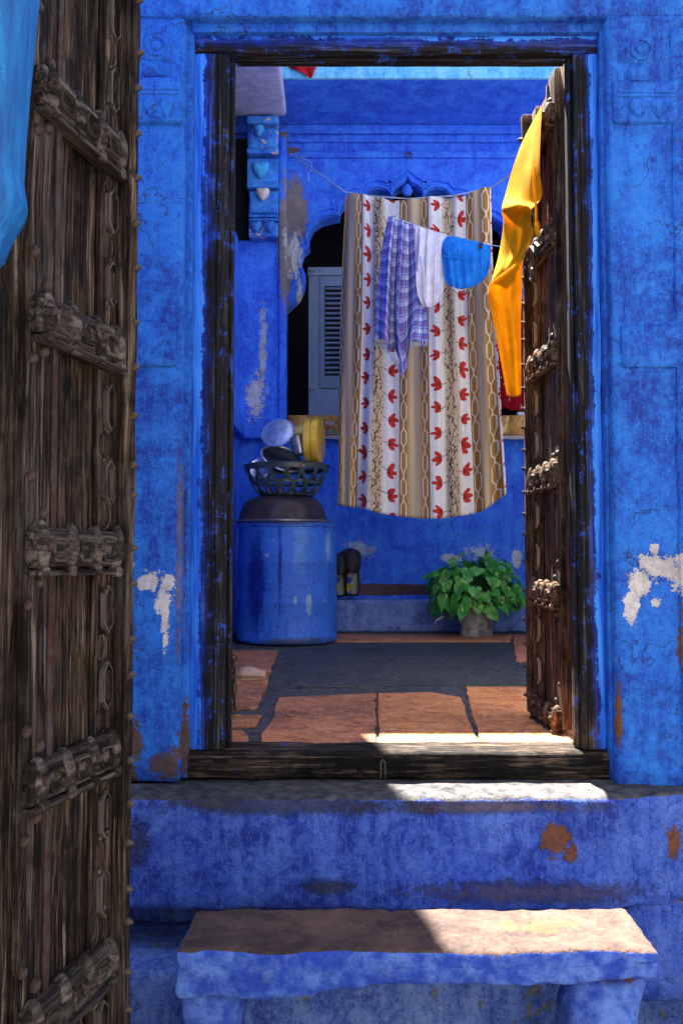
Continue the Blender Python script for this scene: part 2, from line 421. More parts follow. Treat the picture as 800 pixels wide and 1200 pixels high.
def slab_stone(name, a, b, c2, relief=0.6):
    g = G(name); P = g.coord('World'); o = g.info()
    n1 = g.noise(P, 11, 7, 0.66, 0.6); n2 = g.noise(P, 75, 5, 0.72); n3 = g.noise(P, 3, 4, 0.55); n4 = g.noise(P, 26, 6, 0.7, 0.5)
    c = g.mix(n1.step(0.36, 0.64), a, b); c = g.mix((n2 * 0.6 + n4 * 0.5).step(0.54, 0.68) * 0.8, c, c2)
    c = g.mix((n3 * 0.5 + n4 * 0.6 + o * 0.12).step(0.60, 0.66) * 0.6, c, tuple(q * 0.30 for q in a))
    c = g.mix((n1 * 0.4 + n4 * 0.6).step(0.44, 0.38) * 0.55, c, tuple(q * 0.4 for q in a))
    pit = g.voronoi(P, 26).step(0.12, 0.06) * n1.step(0.45, 0.58)
    vein = (g.noise(P, 7, 5, 0.6, 1.2) - 0.5).abs().step(0.010, 0.003) * n3.step(0.45, 0.58)
    c = g.mix(pit * 0.7, c, tuple(q * 0.25 for q in a)); c = g.mix(vein * 0.5, c, tuple(min(1, q * 1.6) for q in c2))
    return g.done(c, 0.45 + n2 * 0.35, n1 * 0.9 + n4 * 0.6 + n2 * 0.35 - pit, relief, 0.008)
M_slab = slab_stone("sandstone_floor", (0.36, 0.11, 0.030), (0.56, 0.21, 0.055), (0.66, 0.40, 0.20), 0.9)
M_slabp = slab_stone("sandstone_pink", (0.30, 0.095, 0.036), (0.48, 0.175, 0.065), (0.58, 0.34, 0.20), 0.9)
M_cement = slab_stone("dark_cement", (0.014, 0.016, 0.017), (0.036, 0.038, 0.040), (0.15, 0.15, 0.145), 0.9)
M_bench = None
def bench_mat():
    g = G("bench_stone"); P = g.coord('World'); x, y, z = g.xyz('World')
    n1 = g.noise(P, 9, 7, 0.66, 0.4); n2 = g.noise(P, 70, 5, 0.7); n3 = g.noise(P, 28, 5, 0.65)
    nz = S(g, g.node('ShaderNodeSeparateXYZ').outputs[2]); sep = nz.v.node
    g.plug(sep.inputs[0], S(g, g.node('ShaderNodeNewGeometry').outputs['Normal']))
    stone = g.mix((n1 * 0.7 + n2 * 0.35).step(0.38, 0.68), (0.022, 0.012, 0.011), (0.090, 0.052, 0.040))
    mx = (x - 0.44).abs() / 0.11; my = (y - 2.07).abs() / 0.03
    moss = ((mx * mx + my * my).sqrt() + (n3 - 0.5) * 5.0 + (n2 - 0.5) * 2.0).step(1.0, 0.7)
    stone = g.mix(moss * 0.5, stone, (0.075, 0.062, 0.022))
    blue = g.mix((n1 * 0.5 + n3 * 0.5).step(0.40, 0.64), (0.012, 0.045, 0.34), (0.10, 0.20, 0.56))
    blue = g.mix((n2 * 0.5 + n3 * 0.5).step(0.57, 0.68) * 0.8, blue, (0.05, 0.045, 0.07))
    top = (nz + (n3 - 0.5) * 0.7).step(0.45, 0.62)       # paint was brushed on the faces, feet wore it off the top
    c = g.mix(top, blue, stone)
    return g.done(c, 0.85, n1 * 1.2 + n3 * 0.9 + n2 * 0.4, 0.8, 0.012)
M_bench = bench_mat()

WD = [(0.22, (0.0015, 0.0012, 0.0011)), (0.42, (0.010, 0.007, 0.0055)), (0.60, (0.050, 0.033, 0.022)), (0.82, (0.26, 0.20, 0.15))]
M_plank = wood("weathered_plank", WD, 'Z', wornamt=0.5, worn=(0.11, 0.07, 0.042), edge=0, relief=1.0)
M_stile = wood("weathered_stile", WD, 'Z', wornamt=0.35, worn=(0.11, 0.095, 0.088), edge=0.45, relief=1.0)
M_bar = wood("weathered_bar", [(0.20, (0.003, 0.0025, 0.0022)), (0.48, (0.022, 0.017, 0.014)), (0.80, (0.17, 0.14, 0.12))], 'X', scale=0.55, wornamt=0.5, worn=(0.085, 0.068, 0.060), edge=0, relief=0.45)
M_iron = plain("rusty_iron", (0.045, 0.020, 0.013), 0.7, 0.2, 0.5, 60, 0.4, dirt=(0.05, 0.042, 0.042))
M_nail = plain("dark_iron", (0.055, 0.045, 0.042), 0.5, 0.35, 0.4, 80, 0.3)
FD = [(0.22, (0.002, 0.002, 0.0025)), (0.55, (0.008, 0.0075, 0.009)), (0.82, (0.065, 0.060, 0.058))]

def frame_wood(name, axis, edge_sign, e0, e1, bottom=False):
    """blackened timber that keeps its blue paint towards the wall; the paint line is ragged"""
    g = G(name); a = 'XYZ'.index(axis); x, y, z = g.xyz('World')
    sc = [46.0] * 3; sc[a] = 2.4; sf = [140.0] * 3; sf[a] = 6.0
    grain = g.noise(g.scaled('World', sc), 1, 6, 0.62, 0.6); fib = g.noise(g.scaled('World', sf), 1, 5, 0.6)
    P = g.coord('World'); med = g.noise(P, 14, 6, 0.66); cloud = g.noise(P, 3.2, 4, 0.55)
    c = g.ramp((grain * 0.5 + fib * 0.5 - 0.5) * 1.9 + 0.5, FD)
    c = g.mix((med * 0.6 + fib * 0.45 + cloud * 0.3).step(0.72, 0.86) * 0.5, c, (0.10, 0.09, 0.10))
    if bottom:  # worn brown at the foot, with warm bounce light painted into it
        lowm = (z * -1 + 0.26 + (med - 0.5) * 0.8 + (grain - 0.5) * 0.5).step(0.0, 0.42)
        c = g.mix(lowm * 0.75, c, g.ramp(fib, [(0.3, (0.05, 0.028, 0.015)), (0.6, (0.20, 0.14, 0.09)), (0.8, (0.36, 0.31, 0.27))]))
    q = x if axis == 'Z' else z
    flk0 = g.noise(P, 48, 6, 0.75, 0.4)
    # a thin wash of blue soaked into the wood, then solid paint at the edge
    t = (q - e0) / (e1 - e0)
    wash = (t + (med - 0.5) * 1.6 + (grain - 0.5) * 1.0).step(-0.1, 0.8)
    scuff = (flk0 * 0.5 + med * 0.35 + fib * 0.25).step(0.60, 0.63)
    c = g.mix(scuff * 0.7, c, (0.015, 0.075, 0.42))
    c = g.mix(wash * 0.8, c, g.mix(fib.step(0.4, 0.65), (0.006, 0.025, 0.30), (0.02, 0.09, 0.5)))
    flk = g.noise(P, 55, 6, 0.75, 0.4)
    solid = (t + (med - 0.5) * 1.1 + (grain - 0.5) * 0.7 + (flk - 0.5) * 0.9).step(0.54, 0.57)
    c = g.mix(solid, c, g.mix(grain.step(0.4, 0.65), (0.012, 0.09, 0.56), (0.05, 0.25, 0.78)))
    return g.done(c, 0.6 + fib * 0.25, grain * 0.7 + fib * 0.4 + solid * 0.25, 0.6, 0.006, spec=0.15)

# ------------------------------------------------------------------ ground
bm = BM(); gbox(bm, -60, 60, -60, 60, -1.25, -0.95, r=0.02, step=8)
tag(part("street_ground", bm, plain("street_dust", (0.20, 0.17, 0.15), 0.9, 0, 0.4, 3, 0.3)), kind="structure")

floor = thing("courtyard_floor", None, None, (0, 4.5, 0)); tag(floor, kind="structure")
part("floor_bed", box(-1.0, 3.4, 2.585, 8.2, -0.9, -0.004, r=0.004, step=0.25, amp=0.001, freq=5), M_cement, floor)
def floor_slab(pts, mat, h=0.008, seed=0):
    """an irregular flag: outline given where the photograph shows its corners on the floor"""
    rnd = random.Random(seed); out = []
    P = []
    for px, py in pts:
        d = W(px, py, 1.0) - CAM; t = -CAM.z / d.z; P.append(CAM + d * t)
    n = len(P)
    for i in range(n):
        a, b = P[i], P[(i + 1) % n]; L = (b - a).length; k = max(1, int(L / 0.085))
        for j in range(k):
            p = a.lerp(b, j / k)
            if j: p += Vector((rnd.uniform(-1, 1), rnd.uniform(-1, 1), 0)) * 0.0055
            p.z = -0.004; out.append(p)
    m = BM(); prism(m, out, (0, 0, h), 0.006)
    part("stone_slab", m, mat, floor, smooth=30)
floor_slab([(303, 877), (440, 877), (440, 813), (327, 818), (318, 845), (305, 862)], M_slabp, seed=1)
floor_slab([(443, 877), (562, 877), (546, 838), (540, 818), (505, 812), (443, 813)], M_slab, seed=2)
floor_slab([(566, 877), (690, 877), (668, 806), (545, 806), (548, 822), (560, 862)], M_slab, h=0.009, seed=3)
floor_slab([(262, 833), (302, 830), (312, 806), (318, 783), (326, 762), (262, 762)], M_slabp, seed=4)
floor_slab([(262, 854), (300, 851), (306, 838), (262, 838)], M_slabp, h=0.007, seed=5)
floor_slab([(262, 876), (290, 876), (291, 863), (284, 857), (262, 857)], M_slabp, h=0.009, seed=6)
floor_slab([(380, 752), (598, 752), (600, 743.5), (380, 743.5)], M_slabp, h=0.007, seed=8)
floor_slab([(604, 775), (660, 775), (650, 744), (601, 744)], M_slabp, h=0.007, seed=9)
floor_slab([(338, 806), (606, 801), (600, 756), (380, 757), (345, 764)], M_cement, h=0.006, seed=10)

# ------------------------------------------------------------------ front wall round the doorway
fw = thing("front_wall", "blue limewashed plaster wall with carved pilasters around the doorway", "wall", (0.16, 2.5, -0.06))
WL, WR = -0.4415, 0.748
part("wall_panel", box(-3.2, WL, YW, 2.60, -0.062, 2.094, r=0.016, step=0.035, amp=0.0035, freq=7, seed=1), M_wall, fw)
part("wall_panel", box(WR, 3.6, YW - 0.012, 2.60, -0.11, 2.094, r=0.02, step=0.035, amp=0.0045, freq=8, seed=2), M_wall, fw)
part("wall_panel", box(-3.2, 3.6, YW - 0.006, 2.60, 2.088, 2.50, r=0.012, step=0.05, amp=0.003, freq=7, seed=3), M_wall, fw)
part("sun_block_parapet", box(-3.2, -0.50, YW - 0.006, 2.60, 2.502, 4.6, r=0.02, step=0.3), M_wall, fw)  # added unseen height that keeps the sun off the gate
# plaster turned in behind the timber frame
part("reveal", box(-0.46, -0.424, 2.452, 2.59, -0.06, 2.10, r=0.006, step=0.05, amp=0.002, freq=14), M_wall, fw)
part("reveal", box(0.741, 0.77, 2.445, 2.59, -0.06, 2.10, r=0.006, step=0.05, amp=0.002, freq=14, seed=4), M_wall, fw)
part("reveal", box(-0.43, 0.745, 2.446, 2.59, 2.062, 2.11, r=0.006, step=0.05, amp=0.002, freq=14, seed=5), M_wall, fw)

def relief(pname, side, x0, x1, y0, y1, Yf, prd, seed):
    a, b = W(x0, y1, Yf), W(x1, y0, Yf)
    return part(pname, box(a.x, b.x, Yf - prd, Yf + 0.02, a.z, b.z, r=0.012, step=0.02, amp=0.0016, freq=22, seed=seed), M_wall, side), a, b
def pilaster(Yf, cap, motif, neck, band, seed):
    p, a, b = relief("capital", fw, *cap, Yf, 0.014, seed)
    w = b.x - a.x; h = b.z - a.z; yf = Yf - 0.013
    for f in (0.70, 0.60):
        m = BM(); gbox(m, a.x + w * .05, b.x - w * .05, yf - 0.004, yf + 0.004, a.z + h * f, a.z + h * (f + .045), r=0.002, step=0.05)
        part("rib", m, M_wall, p)
    for k in (0.36, 0.68):       # hanging petals
        cx = a.x + w * k; pts = []
        for i in range(18):
            t = 2 * pi * i / 18
            r = 0.16 * w * (1 - 0.12 * cos(t))
            zz = a.z + h * 0.34 + sin(t) * h * 0.24; xx = cx + cos(t) * 0.14 * w * (1.0 if sin(t) > -0.2 else 1.0 + sin(t) * 0.75)
            pts.append((xx, yf + 0.002, zz))
        m = BM(); prism(m, pts, (0, -0.009, 0), 0.008); part("petal", m, M_wall, p, smooth=70)
    for k in (0.17, 0.52, 0.86):
        cx = a.x + w * k; dx = 0.11 * w
        m = BM(); prism(m, [(cx - dx, yf + .002, a.z + h * .10), (cx + dx, yf + .002, a.z + h * .10), (cx, yf + .002, a.z + h * .50)], (0, -0.006, 0), 0.008)
        part("triangle", m, M_wall, p)
    q, a, b = relief("motif", fw, *motif, Yf, 0.006, seed + 1)
    cx, cz, r = (a.x + b.x) / 2, (a.z + b.z) / 2, (b.x - a.x) * 0.34
    m = BM(); tube(m, [(cx + r * cos(t * .35), Yf - 0.006, cz + r * sin(t * .35)) for t in range(18)], 0.006, 6, True); part("ring", m, M_wall, q)
    m = BM(); blob(m, (cx, Yf - 0.004, cz), (r * .55, 0.009, r * .55)); part("boss", m, M_wall, q)
    relief("neck", fw, *neck, Yf, 0.008, seed + 2)
    relief("band", fw, *band, Yf, 0.011, seed + 3)
pilaster(YW, (157, 215, 92, 146), (168, 200, 38, 72), (167, 198, 74, 91), (130, 208, 377, 430), 11)
pilaster(YW - 0.012, (717, 793, 97, 146), (733, 767, 42, 76), (734, 767, 77, 96), (727, 830, 381, 432), 21)
# strip beyond the right pilaster stands a little proud
part("wall_strip", box(0.925, 1.5, YW - 0.022, YW + 0.03, -0.10, 2.05, r=0.012, step=0.04, amp=0.004, freq=8, seed=31), M_wall, fw)

# ------------------------------------------------------------------ ledge, steps and bench in front of the door
def ledge_shape(q):
    if q.x > 0.70: q = q + Vector((0, max(0, 2.5 - q.y) / 0.22 * 0.075 * min(1, (q.x - 0.70) / 0.3), 0))
    return q
lg = thing("door_ledge", "deep blue painted stone ledge running under the door threshold", "ledge", (0.2, 2.4, -0.36))
part("ledge_stone", box(-3.2, 3.6, 2.28, 2.62, -0.352, -0.064, r=0.022, step=0.03, amp=0.006, freq=9, seed=5, shape=ledge_shape), M_ledge, lg)
part("plinth", box(0.735, 3.6, 2.315, 2.62, -0.60, -0.33, r=0.03, step=0.05, amp=0.006, freq=7, seed=6), M_ledge, lg)
part("footing", box(-3.2, 3.6, 2.49, 2.62, -0.96, -0.34, r=0.01, step=0.06, amp=0.006, freq=7, seed=7), M_step, lg)
st = part("street_step", box(-2.6, 0.60, 2.20, 2.50, -0.96, -0.455, r=0.035, step=0.035, amp=0.012, freq=7, seed=8), M_step)
tag(st, "low worn blue step block behind and below the stone bench", "step")

bn = thing("stone_bench", "rough red sandstone slab bench with blue painted front before the door", "bench", (0.17, 2.12, -0.95))
def bench_shape(q):
    t = (q.x + 0.37) / 1.08
    if q.z < -0.35: q = q + Vector((0, 0, 0.048 * t + 0.008 * sin(q.x * 9)))
    return q + Vector((0.008 * noise.noise(Vector((q.y * 6, q.z * 6, 3))), 0.007 * noise.noise(Vector((q.x * 7, 1.7, 0))), 0.006 * noise.noise(Vector((q.x * 6, q.y * 9, 8)))))
part("slab", box(-0.358, 0.688, 1.936, 2.172, -0.402, -0.298, r=0.012, step=0.014, amp=0.0045, freq=26, seed=9, shape=bench_shape), M_bench, bn, smooth=60)
part("leg", box(-0.352, -0.225, 1.96, 2.14, -0.955, -0.385, r=0.03, step=0.025, amp=0.012, freq=10, seed=10), M_bench, bn, smooth=60)
m = box(0.50, 0.668, 1.96, 2.15, -0.955, -0.345, r=0.06, step=0.022, amp=0.022, freq=9, seed=12)
part("leg", m, M_bench, bn, smooth=60)

# ------------------------------------------------------------------ timber door frame
fr = thing("door_frame", "old blackened timber door frame with blue paint along its edges", "door frame", (0.17, 2.47, -0.06))
JL, JR, LZ = -0.325, 0.672, 2.015
M_jl = frame_wood("frame_left", 'Z', -1, -0.368, -0.420)
M_jr = frame_wood("frame_right", 'Z', 1, 0.698, 0.736, bottom=True)
M_li = frame_wood("frame_lintel", 'X', 1, 2.025, 2.085)
M_si = frame_wood("frame_sill", 'X', 1, -0.20, -0.5)
part("jamb", box(-0.427, JL, 2.47, 2.535, 0.014, LZ + 0.0, r=0.008, step=0.03, amp=0.002, freq=12, seed=1), M_jl, fr)
part("jamb", box(JR, 0.742, 2.47, 2.535, 0.014, LZ + 0.0, r=0.008, step=0.03, amp=0.002, freq=12, seed=2), M_jr, fr)
part("lintel", box(-0.43, 0.744, 2.466, 2.537, LZ + 0.001, 2.074, r=0.010, step=0.03, amp=0.003, freq=10, seed=3), M_li, fr)
part("moulding", box(JL + 0.001, JL + 0.012, 2.495, 2.53, 0.016, LZ - 0.001, r=0.004, step=0.06, amp=0.001, freq=12), M_jl, fr)
part("moulding", box(JR - 0.013, JR - 0.001, 2.495, 2.53, 0.016, LZ - 0.001, r=0.004, step=0.06, amp=0.001, freq=12), M_jr, fr)
part("moulding", box(JL + 0.016, JR - 0.015, 2.497, 2.532, LZ - 0.008, LZ - 0.001, r=0.004, step=0.06, amp=0.001, freq=12), M_li, fr)
for jx, mm in ((-0.352, M_jl), (0.693, M_jr)):
    part("bead", box(jx - 0.005, jx + 0.005, 2.463, 2.475, 0.018, LZ - 0.004, r=0.004, step=0.08, amp=0.001, freq=9), mm, fr)
M_sill = wood("worn_sill", [(0.36, (0.003, 0.003, 0.0035)), (0.54, (0.010, 0.008, 0.008)), (0.74, (0.13, 0.085, 0.055))], 'X', wornamt=0.35, worn=(0.16, 0.11, 0.075), tint=((0.02, 0.07, 0.34), 0.66, 0.76), edge=0.3)
sill = part("threshold", box(-0.432, 0.752, 2.452, 2.60, -0.063, 0.013, r=0.014, step=0.025, amp=0.004, freq=11, seed=4), M_sill, fr)
m = BM(); px = W(448, 905, 2.45).x
tube(m, [(px - 0.006, 2.455, -0.055), (px - 0.006, 2.44, -0.052), (px - 0.005, 2.437, -0.01), (px, 2.436, -0.004), (px + 0.005, 2.437, -0.01), (px + 0.006, 2.44, -0.052), (px + 0.006, 2.455, -0.055)], 0.0042, 8)
part("staple", m, M_nail, sill)

# ------------------------------------------------------------------ plank doors with carved stiles and ledged crossbars
LW = 0.49
def shared(bm, name, mat, smooth=40, flip=False):
    if flip: bmesh.ops.scale(bm, vec=(1, -1, 1), verts=bm.verts[:])
    return finish(bm, name, mat, smooth)
def door_leaf(name, label, H, bars, loc, rz, flip, seed=0, mats=None):
    """origin at the foot of the hinge edge, x runs to the free edge, the carved face looks to -y (or +y when flipped)"""
    t = thing(name, label, "door", loc, rz); sg = -1 if flip else 1
    M_plank, M_stile, M_bar = mats or (M_PLANK, M_STILE, M_BAR)
    def add(nm, bm, mat, par=t, smooth=40): return put(nm, shared(bm, nm, mat, smooth, flip), par)
    for i, (a, b) in enumerate(((0.0, 0.078), (0.081, 0.16), (0.236, 0.316), (0.319, 0.404))):
        add("plank", box(a, b, 0.0 + 0.002 * (i % 2), 0.026, 0.004 + 0.006 * (i % 3), H - 0.004 * i, r=0.003, step=0.05, amp=0.0022, freq=9, seed=seed + i), M_plank)
    add("hinge_stile", box(0.157, 0.238, -0.016, 0.028, 0, H, r=0.006, step=0.04, amp=0.002, freq=9, seed=seed + 5), M_stile)
    add("carved_stile", box(0.402, 0.464, -0.008, 0.028, 0, H, r=0.005, step=0.04, amp=0.0015, freq=9, seed=seed + 6), M_plank)
    add("meeting_batten", box(0.461, 0.492, -0.040, 0.030, 0, H, r=0.007, step=0.04, amp=0.003, freq=8, seed=seed + 7), M_stile)
    add("inner_bead", box(0.393, 0.401, -0.012, 0.0, 0.01, H - 0.01, r=0.003, step=0.08, amp=0.001, freq=8), M_stile)
    strap = box(0.228, 0.243, -0.020, -0.012, 0.02, H - 0.02, r=0.002, step=0.05, amp=0.0015, freq=9, seed=seed)
    add("iron_strap", strap, M_iron)
    # carved frames and scallops on the stile
    oc = BM(); cx, w, h = 0.432, 0.017, 0.046
    outer = [(-w, h - w), (-w * .0, h), (w, h - w), (w, -h + w), (0, -h), (-w, -h + w)]
    A = [Vector((x, -0.007, z)) for x, z in outer]; rings = []
    for k, (sc_, yy) in enumerate(((1.0, -0.006), (0.97, -0.018), (0.80, -0.019), (0.70, -0.006))):
        rings.append([oc.verts.new((x * sc_ - (0.0), yy, z * (1 - (1 - sc_) * 0.45))) for x, z in outer])
    for P, Q in zip(rings, rings[1:]):
        for i in range(6): oc.faces.new((P[i], P[(i + 1) % 6], Q[(i + 1) % 6], Q[i]))
    oc_me = shared(oc, "carved_frame", M_stile, 30, flip)
    sc2 = BM(); blob(sc2, (-0.008, -0.008, 0), (0.024, 0.005, 0.026), 14, 8); sc_me = shared(sc2, "scallop", M_plank, 60, flip)
    rim = BM(); tube(rim, [(-0.028 + 0.038 * cos(a * .17 - 1.2) , -0.010, 0.034 * sin(a * .17 - 1.2)) for a in range(15)], 0.0032, 5)
    rim_me = shared(rim, "scallop_rim", M_plank, 60, flip)
    step = 0.385
    k0 = bars[0] - step
    zz = [k0 + step * i for i in range(len(bars) + 2)]
    for z0 in zz:
        for dz in (0.118, 0.262):
            if 0.05 < z0 + dz < H - 0.05: put("carved_frame", oc_me, t, (cx, 0, z0 + dz))
        for dz in (0.056, 0.190, 0.328):
            if 0.03 < z0 + dz < H - 0.03:
                s_ = put("scallop", sc_me, t, (cx, 0, z0 + dz)); put("scallop_rim", rim_me, s_)
    # crossbars with bosses
    bb = BM(); gbox(bb, 0.162, 0.445, -0.034, 0.001, -0.033, 0.033, r=0.006, step=0.014, amp=0.002, freq=24, seed=seed + 3)
    bar_me = shared(bb, "crossbar", M_bar, 50, flip)
    lb = BM(); blob(lb, (0, -0.026, 0.001), (0.019, 0.020, 0.043), 18, 12, amp=0.06, seed=2)
    gbox(lb, -.010, .010, -.044, -.03, -.048, -.030, r=.004, step=.01); lobe_me = shared(lb, "boss", M_bar, 60, flip)
    pt = BM(); ow = [(-.026, .008), (-.018, .019), (.018, .019), (.026, .008), (.026, -.010), (.018, -.021), (-.018, -.021), (-.026, -.010)]; rg = []
    for sc_, yy in ((1.0, -.032), (0.97, -.042), (0.80, -.043), (0.66, -.032)): rg.append([pt.verts.new((x * sc_, yy, z * sc_)) for x, z in ow])
    for P, Q in zip(rg, rg[1:]):
        for k in range(8): pt.faces.new((P[k], P[(k + 1) % 8], Q[(k + 1) % 8], Q[k]))
    pet_me = shared(pt, "carved_frame", M_bar, 30, flip)
    ld = BM(); gbox(ld, 0.165, 0.447, -0.040, -0.006, -0.046, -0.037, r=0.003, step=0.03, amp=0.002, freq=12); led_me = shared(ld, "lower_fillet", M_bar, 40, flip)
    nl = BM(); lathe(nl, [(0.0, 0.0), (0.009, 0.0), (0.0085, 0.003), (0.004, 0.012), (0.0, 0.015)], n=6)
    bmesh.ops.rotate(nl, verts=nl.verts[:], cent=(0, 0, 0), matrix=Matrix.Rotation(radians(90), 3, 'X'))
    nail_me = shared(nl, "stud", M_nail, 50, flip)
    rv = BM(); lathe(rv, [(0.0, 0.0), (0.017, 0.0), (0.016, 0.006), (0.010, 0.011), (0.0, 0.013)], n=12)
    bmesh.ops.rotate(rv, verts=rv.verts[:], cent=(0, 0, 0), matrix=Matrix.Rotation(radians(90), 3, 'X'))
    rivet_me = shared(rv, "rivet", M_iron, 50, flip)
    rnd = random.Random(seed)
    for z in bars:
        b = put("crossbar", bar_me, t, (0, 0, z), (rnd.uniform(-.03, .03), rnd.uniform(-.012, .012), 0))
        put("lower_fillet", led_me, b)
        for i, x in enumerate((0.185, 0.268, 0.351, 0.430)):
            put("boss", lobe_me, b, (x + rnd.uniform(-.004, .004), 0, 0), (0, rnd.uniform(-.12, .12), 0), (1, 1, rnd.uniform(.9, 1.1)))
        for x in (0.2265, 0.3095, 0.391):
            put("carved_frame", pet_me, b, (x, 0, -.002), (0, rnd.uniform(-.05, .05), 0), (.95, 1, rnd.uniform(.92, 1.08)))
        put("rivet", rivet_me, t, (0.205, sg * -0.016, z + 0.055), (0, 0, 0), (.7, .8, .7)); put("rivet", rivet_me, t, (0.20, sg * -0.016, z - 0.058), (0, 0, 0), (.65, .8, .65))
        for x in (0.185, 0.351): put("rivet", rivet_me, b, (x, sg * -0.044, 0.004), (0, 0, 0), (.5, .7, .5))
    z = 0.06
    while z < H - 0.03:
        put("stud", nail_me, t, (0.476 + rnd.uniform(-.003, .003), sg * -0.039, z)); z += 0.078 + rnd.uniform(-.02, .035)
    z = 0.14
    while z < H - 0.1:
        put("rivet", rivet_me, t, (0.170, sg * -0.016, z), (0, 0, 0), (.6, .7, .6)); z += 0.19 + rnd.uniform(-.02, .02)
    return t
M_PLANK, M_STILE, M_BAR = M_plank, M_stile, M_bar
WW = [(0.20, (0.006, 0.005, 0.005)), (0.42, (0.035, 0.022, 0.014)), (0.60, (0.13, 0.075, 0.042)), (0.82, (0.36, 0.25, 0.17))]  # orange-brown wood, its colour brightened to stand for sun on the right leaf
WARM_LIT = (wood("warm_lit_plank", WW, 'Z', wornamt=0.5, worn=(0.26, 0.14, 0.075), edge=0, relief=0.8),
        wood("warm_lit_stile", [(p, tuple(q * 0.55 for q in c_)) for p, c_ in WW], 'Z', wornamt=0.35, worn=(0.20, 0.15, 0.12), edge=0.9, relief=0.8),
        wood("warm_lit_bar", [(p, tuple(q * 0.8 for q in c_)) for p, c_ in WW], 'X', scale=0.55, wornamt=0.5, worn=(0.22, 0.15, 0.11), edge=0, relief=0.4))
ang = math.atan2(0.971, 0.2385)
gate = door_leaf("plank_door", "big weathered grey-brown plank door with carved crossbars nearest at left", 2.56,
                 [0.40 + 0.382 * i for i in range(6)], (-0.444 - 0.2385 * LW, 1.73 - 0.971 * LW, -0.59), ang, False, 1)
rleaf = door_leaf("plank_door", "dark studded door leaf swung open inside the right jamb under yellow cloth", 2.10,
                  [0.03 + 0.385 * i for i in range(6)], (0.703, 2.565, 0.018), radians(92.9), True, 2, WARM_LIT)
dleft = math.atan2(2.6, -0.345)
lleaf = door_leaf("plank_door", "dark door leaf swung open inside the left jamb, seen edge on", 1.955,
                  [0.03 + 0.385 * i for i in range(5)], (-0.344, 2.562, 0.010), dleft + 0.012, True, 3)

# iron hasp on the right leaf
hs = BM()
hp = [(0.245, 0.047, 1.545), (0.262, 0.05, 1.56), (0.275, 0.05, 1.535), (0.292, 0.052, 1.555), (0.305, 0.05, 1.53), (0.300, 0.055, 1.49), (0.31, 0.055, 1.455)]
tube(hs, hp, [0.006, 0.010, 0.008, 0.012, 0.009, 0.008, 0.005], 8)
tube(hs, [(0.305 + 0.016 * cos(a * .524), 0.056, 1.475 + 0.022 * sin(a * .524)) for a in range(12)], 0.0045, 6, True)
part("hasp", hs, M_nail, rleaf, local=True)

# ------------------------------------------------------------------ gate pier and cyan bracket close on the left
gp = thing("gate_pier", "blue plastered gate pier carrying the big plank door at left", "wall", (-1.4, 1.2, -0.95))
part("pier", box(-2.6, -0.60, 1.05, 1.28, -0.955, 3.3, r=0.02, step=0.08, amp=0.004, freq=6, seed=41), M_wall, gp)
bk = thing("carved_bracket", "bright cyan painted pendant bracket in the top left corner", "bracket", (-0.472, 1.08, 0.9))
c = W(-42, 310, 1.08)
prof = []
for py, r in ((322, 0), (318, 22), (312, 38), (300, 47), (285, 52), (270, 58), (256, 66), (247, 70), (238, 71.5), (228, 70), (216, 67.5), (205, 66.5), (150, 68), (100, 71), (50, 75), (0, 79), (-60, 84), (-200, 92), (-330, 96), (-331, 0)):
    prof.append((r * 1.08 / FPX, W(-42, py, 1.08).z))
m = BM(); lathe(m, prof, (c.x, 1.08, 0), 48, wob=0.02)
part("pendant", m, M_cyan, bk, smooth=60)
part("beam", box(-0.72, -0.36, 0.98, 1.20, 1.62, 1.86, r=0.02, step=0.06, amp=0.003, freq=8), M_cyan, bk)

# ------------------------------------------------------------------ the house behind the courtyard
YB = 6.6
hb = thing("courtyard_house", "blue house across the courtyard with a cusped arch opening and stone eave", "building", (1.0, YB, 0))
half = [(333, 488), (333, 430), (333, 364), (342, 356), (351, 347), (356, 336), (358, 322), (354, 312), (353, 303), (356, 294), (363, 288),
        (361.5, 276), (367, 264), (377, 257), (388, 254), (398, 252), (399.5, 242), (407, 234), (417, 230.5), (427, 230), (433, 223.5), (442.5, 221), (452, 223.5), (459, 231),
        (461, 224), (467, 218.5), (473, 215.5), (477, 209)]
half_w = [W(x, y, YB) for x, y in half]
for q in half_w[:3]: q.x = half_w[2].x
cont = half_w + [Vector((2 * half_w[-1].x - q.x, q.y, q.z)) for q in half_w[-2::-1]]
ZS, ZT = cont[0].z, 3.86
m = BM()
from mathutils.geometry import tessellate_polygon
def wall_from(m, cont, ztop, y0, y1):
    """a wall panel above the cusped outline, with the thickness of the opening"""
    out = list(cont) + [Vector((cont[-1].x, 0, ztop)), Vector((cont[0].x, 0, ztop))]
    tris = tessellate_polygon([[Vector((p.x, p.z, 0)) for p in out]])
    f = [m.verts.new((p.x, y0, p.z)) for p in out]; b = [m.verts.new((p.x, y1, p.z)) for p in out]
    for t in tris:
        m.faces.new([f[k] for k in t]); m.faces.new([b[k] for k in reversed(t)])
    n = len(out)
    for k in range(n): m.faces.new((f[k], f[(k + 1) % n], b[(k + 1) % n], b[k]))
wall_from(m, cont[2:-2], ZT, YB, YB + 0.16)
part("arch_wall", m, M_court, hb, smooth=35)
xl, xr = cont[0].x, cont[-1].x
part("wall_panel", box(-1.2, xl, YB + 0.001, YB + 0.16, 0.0, ZT, r=0.004, step=0.08, amp=0.002, freq=6, seed=51), M_court, hb)
part("wall_panel", box(xr, 3.4, YB + 0.001, YB + 0.16, 0.0, ZT, r=0.004, step=0.08, amp=0.002, freq=6, seed=52), M_court, hb)
part("wall_panel", box(xl + .0, xr - .0, YB + 0.0005, YB + 0.16, 0.0, ZS - 0.005, r=0.004, step=0.08, amp=0.002, freq=6, seed=53), M_court, hb)
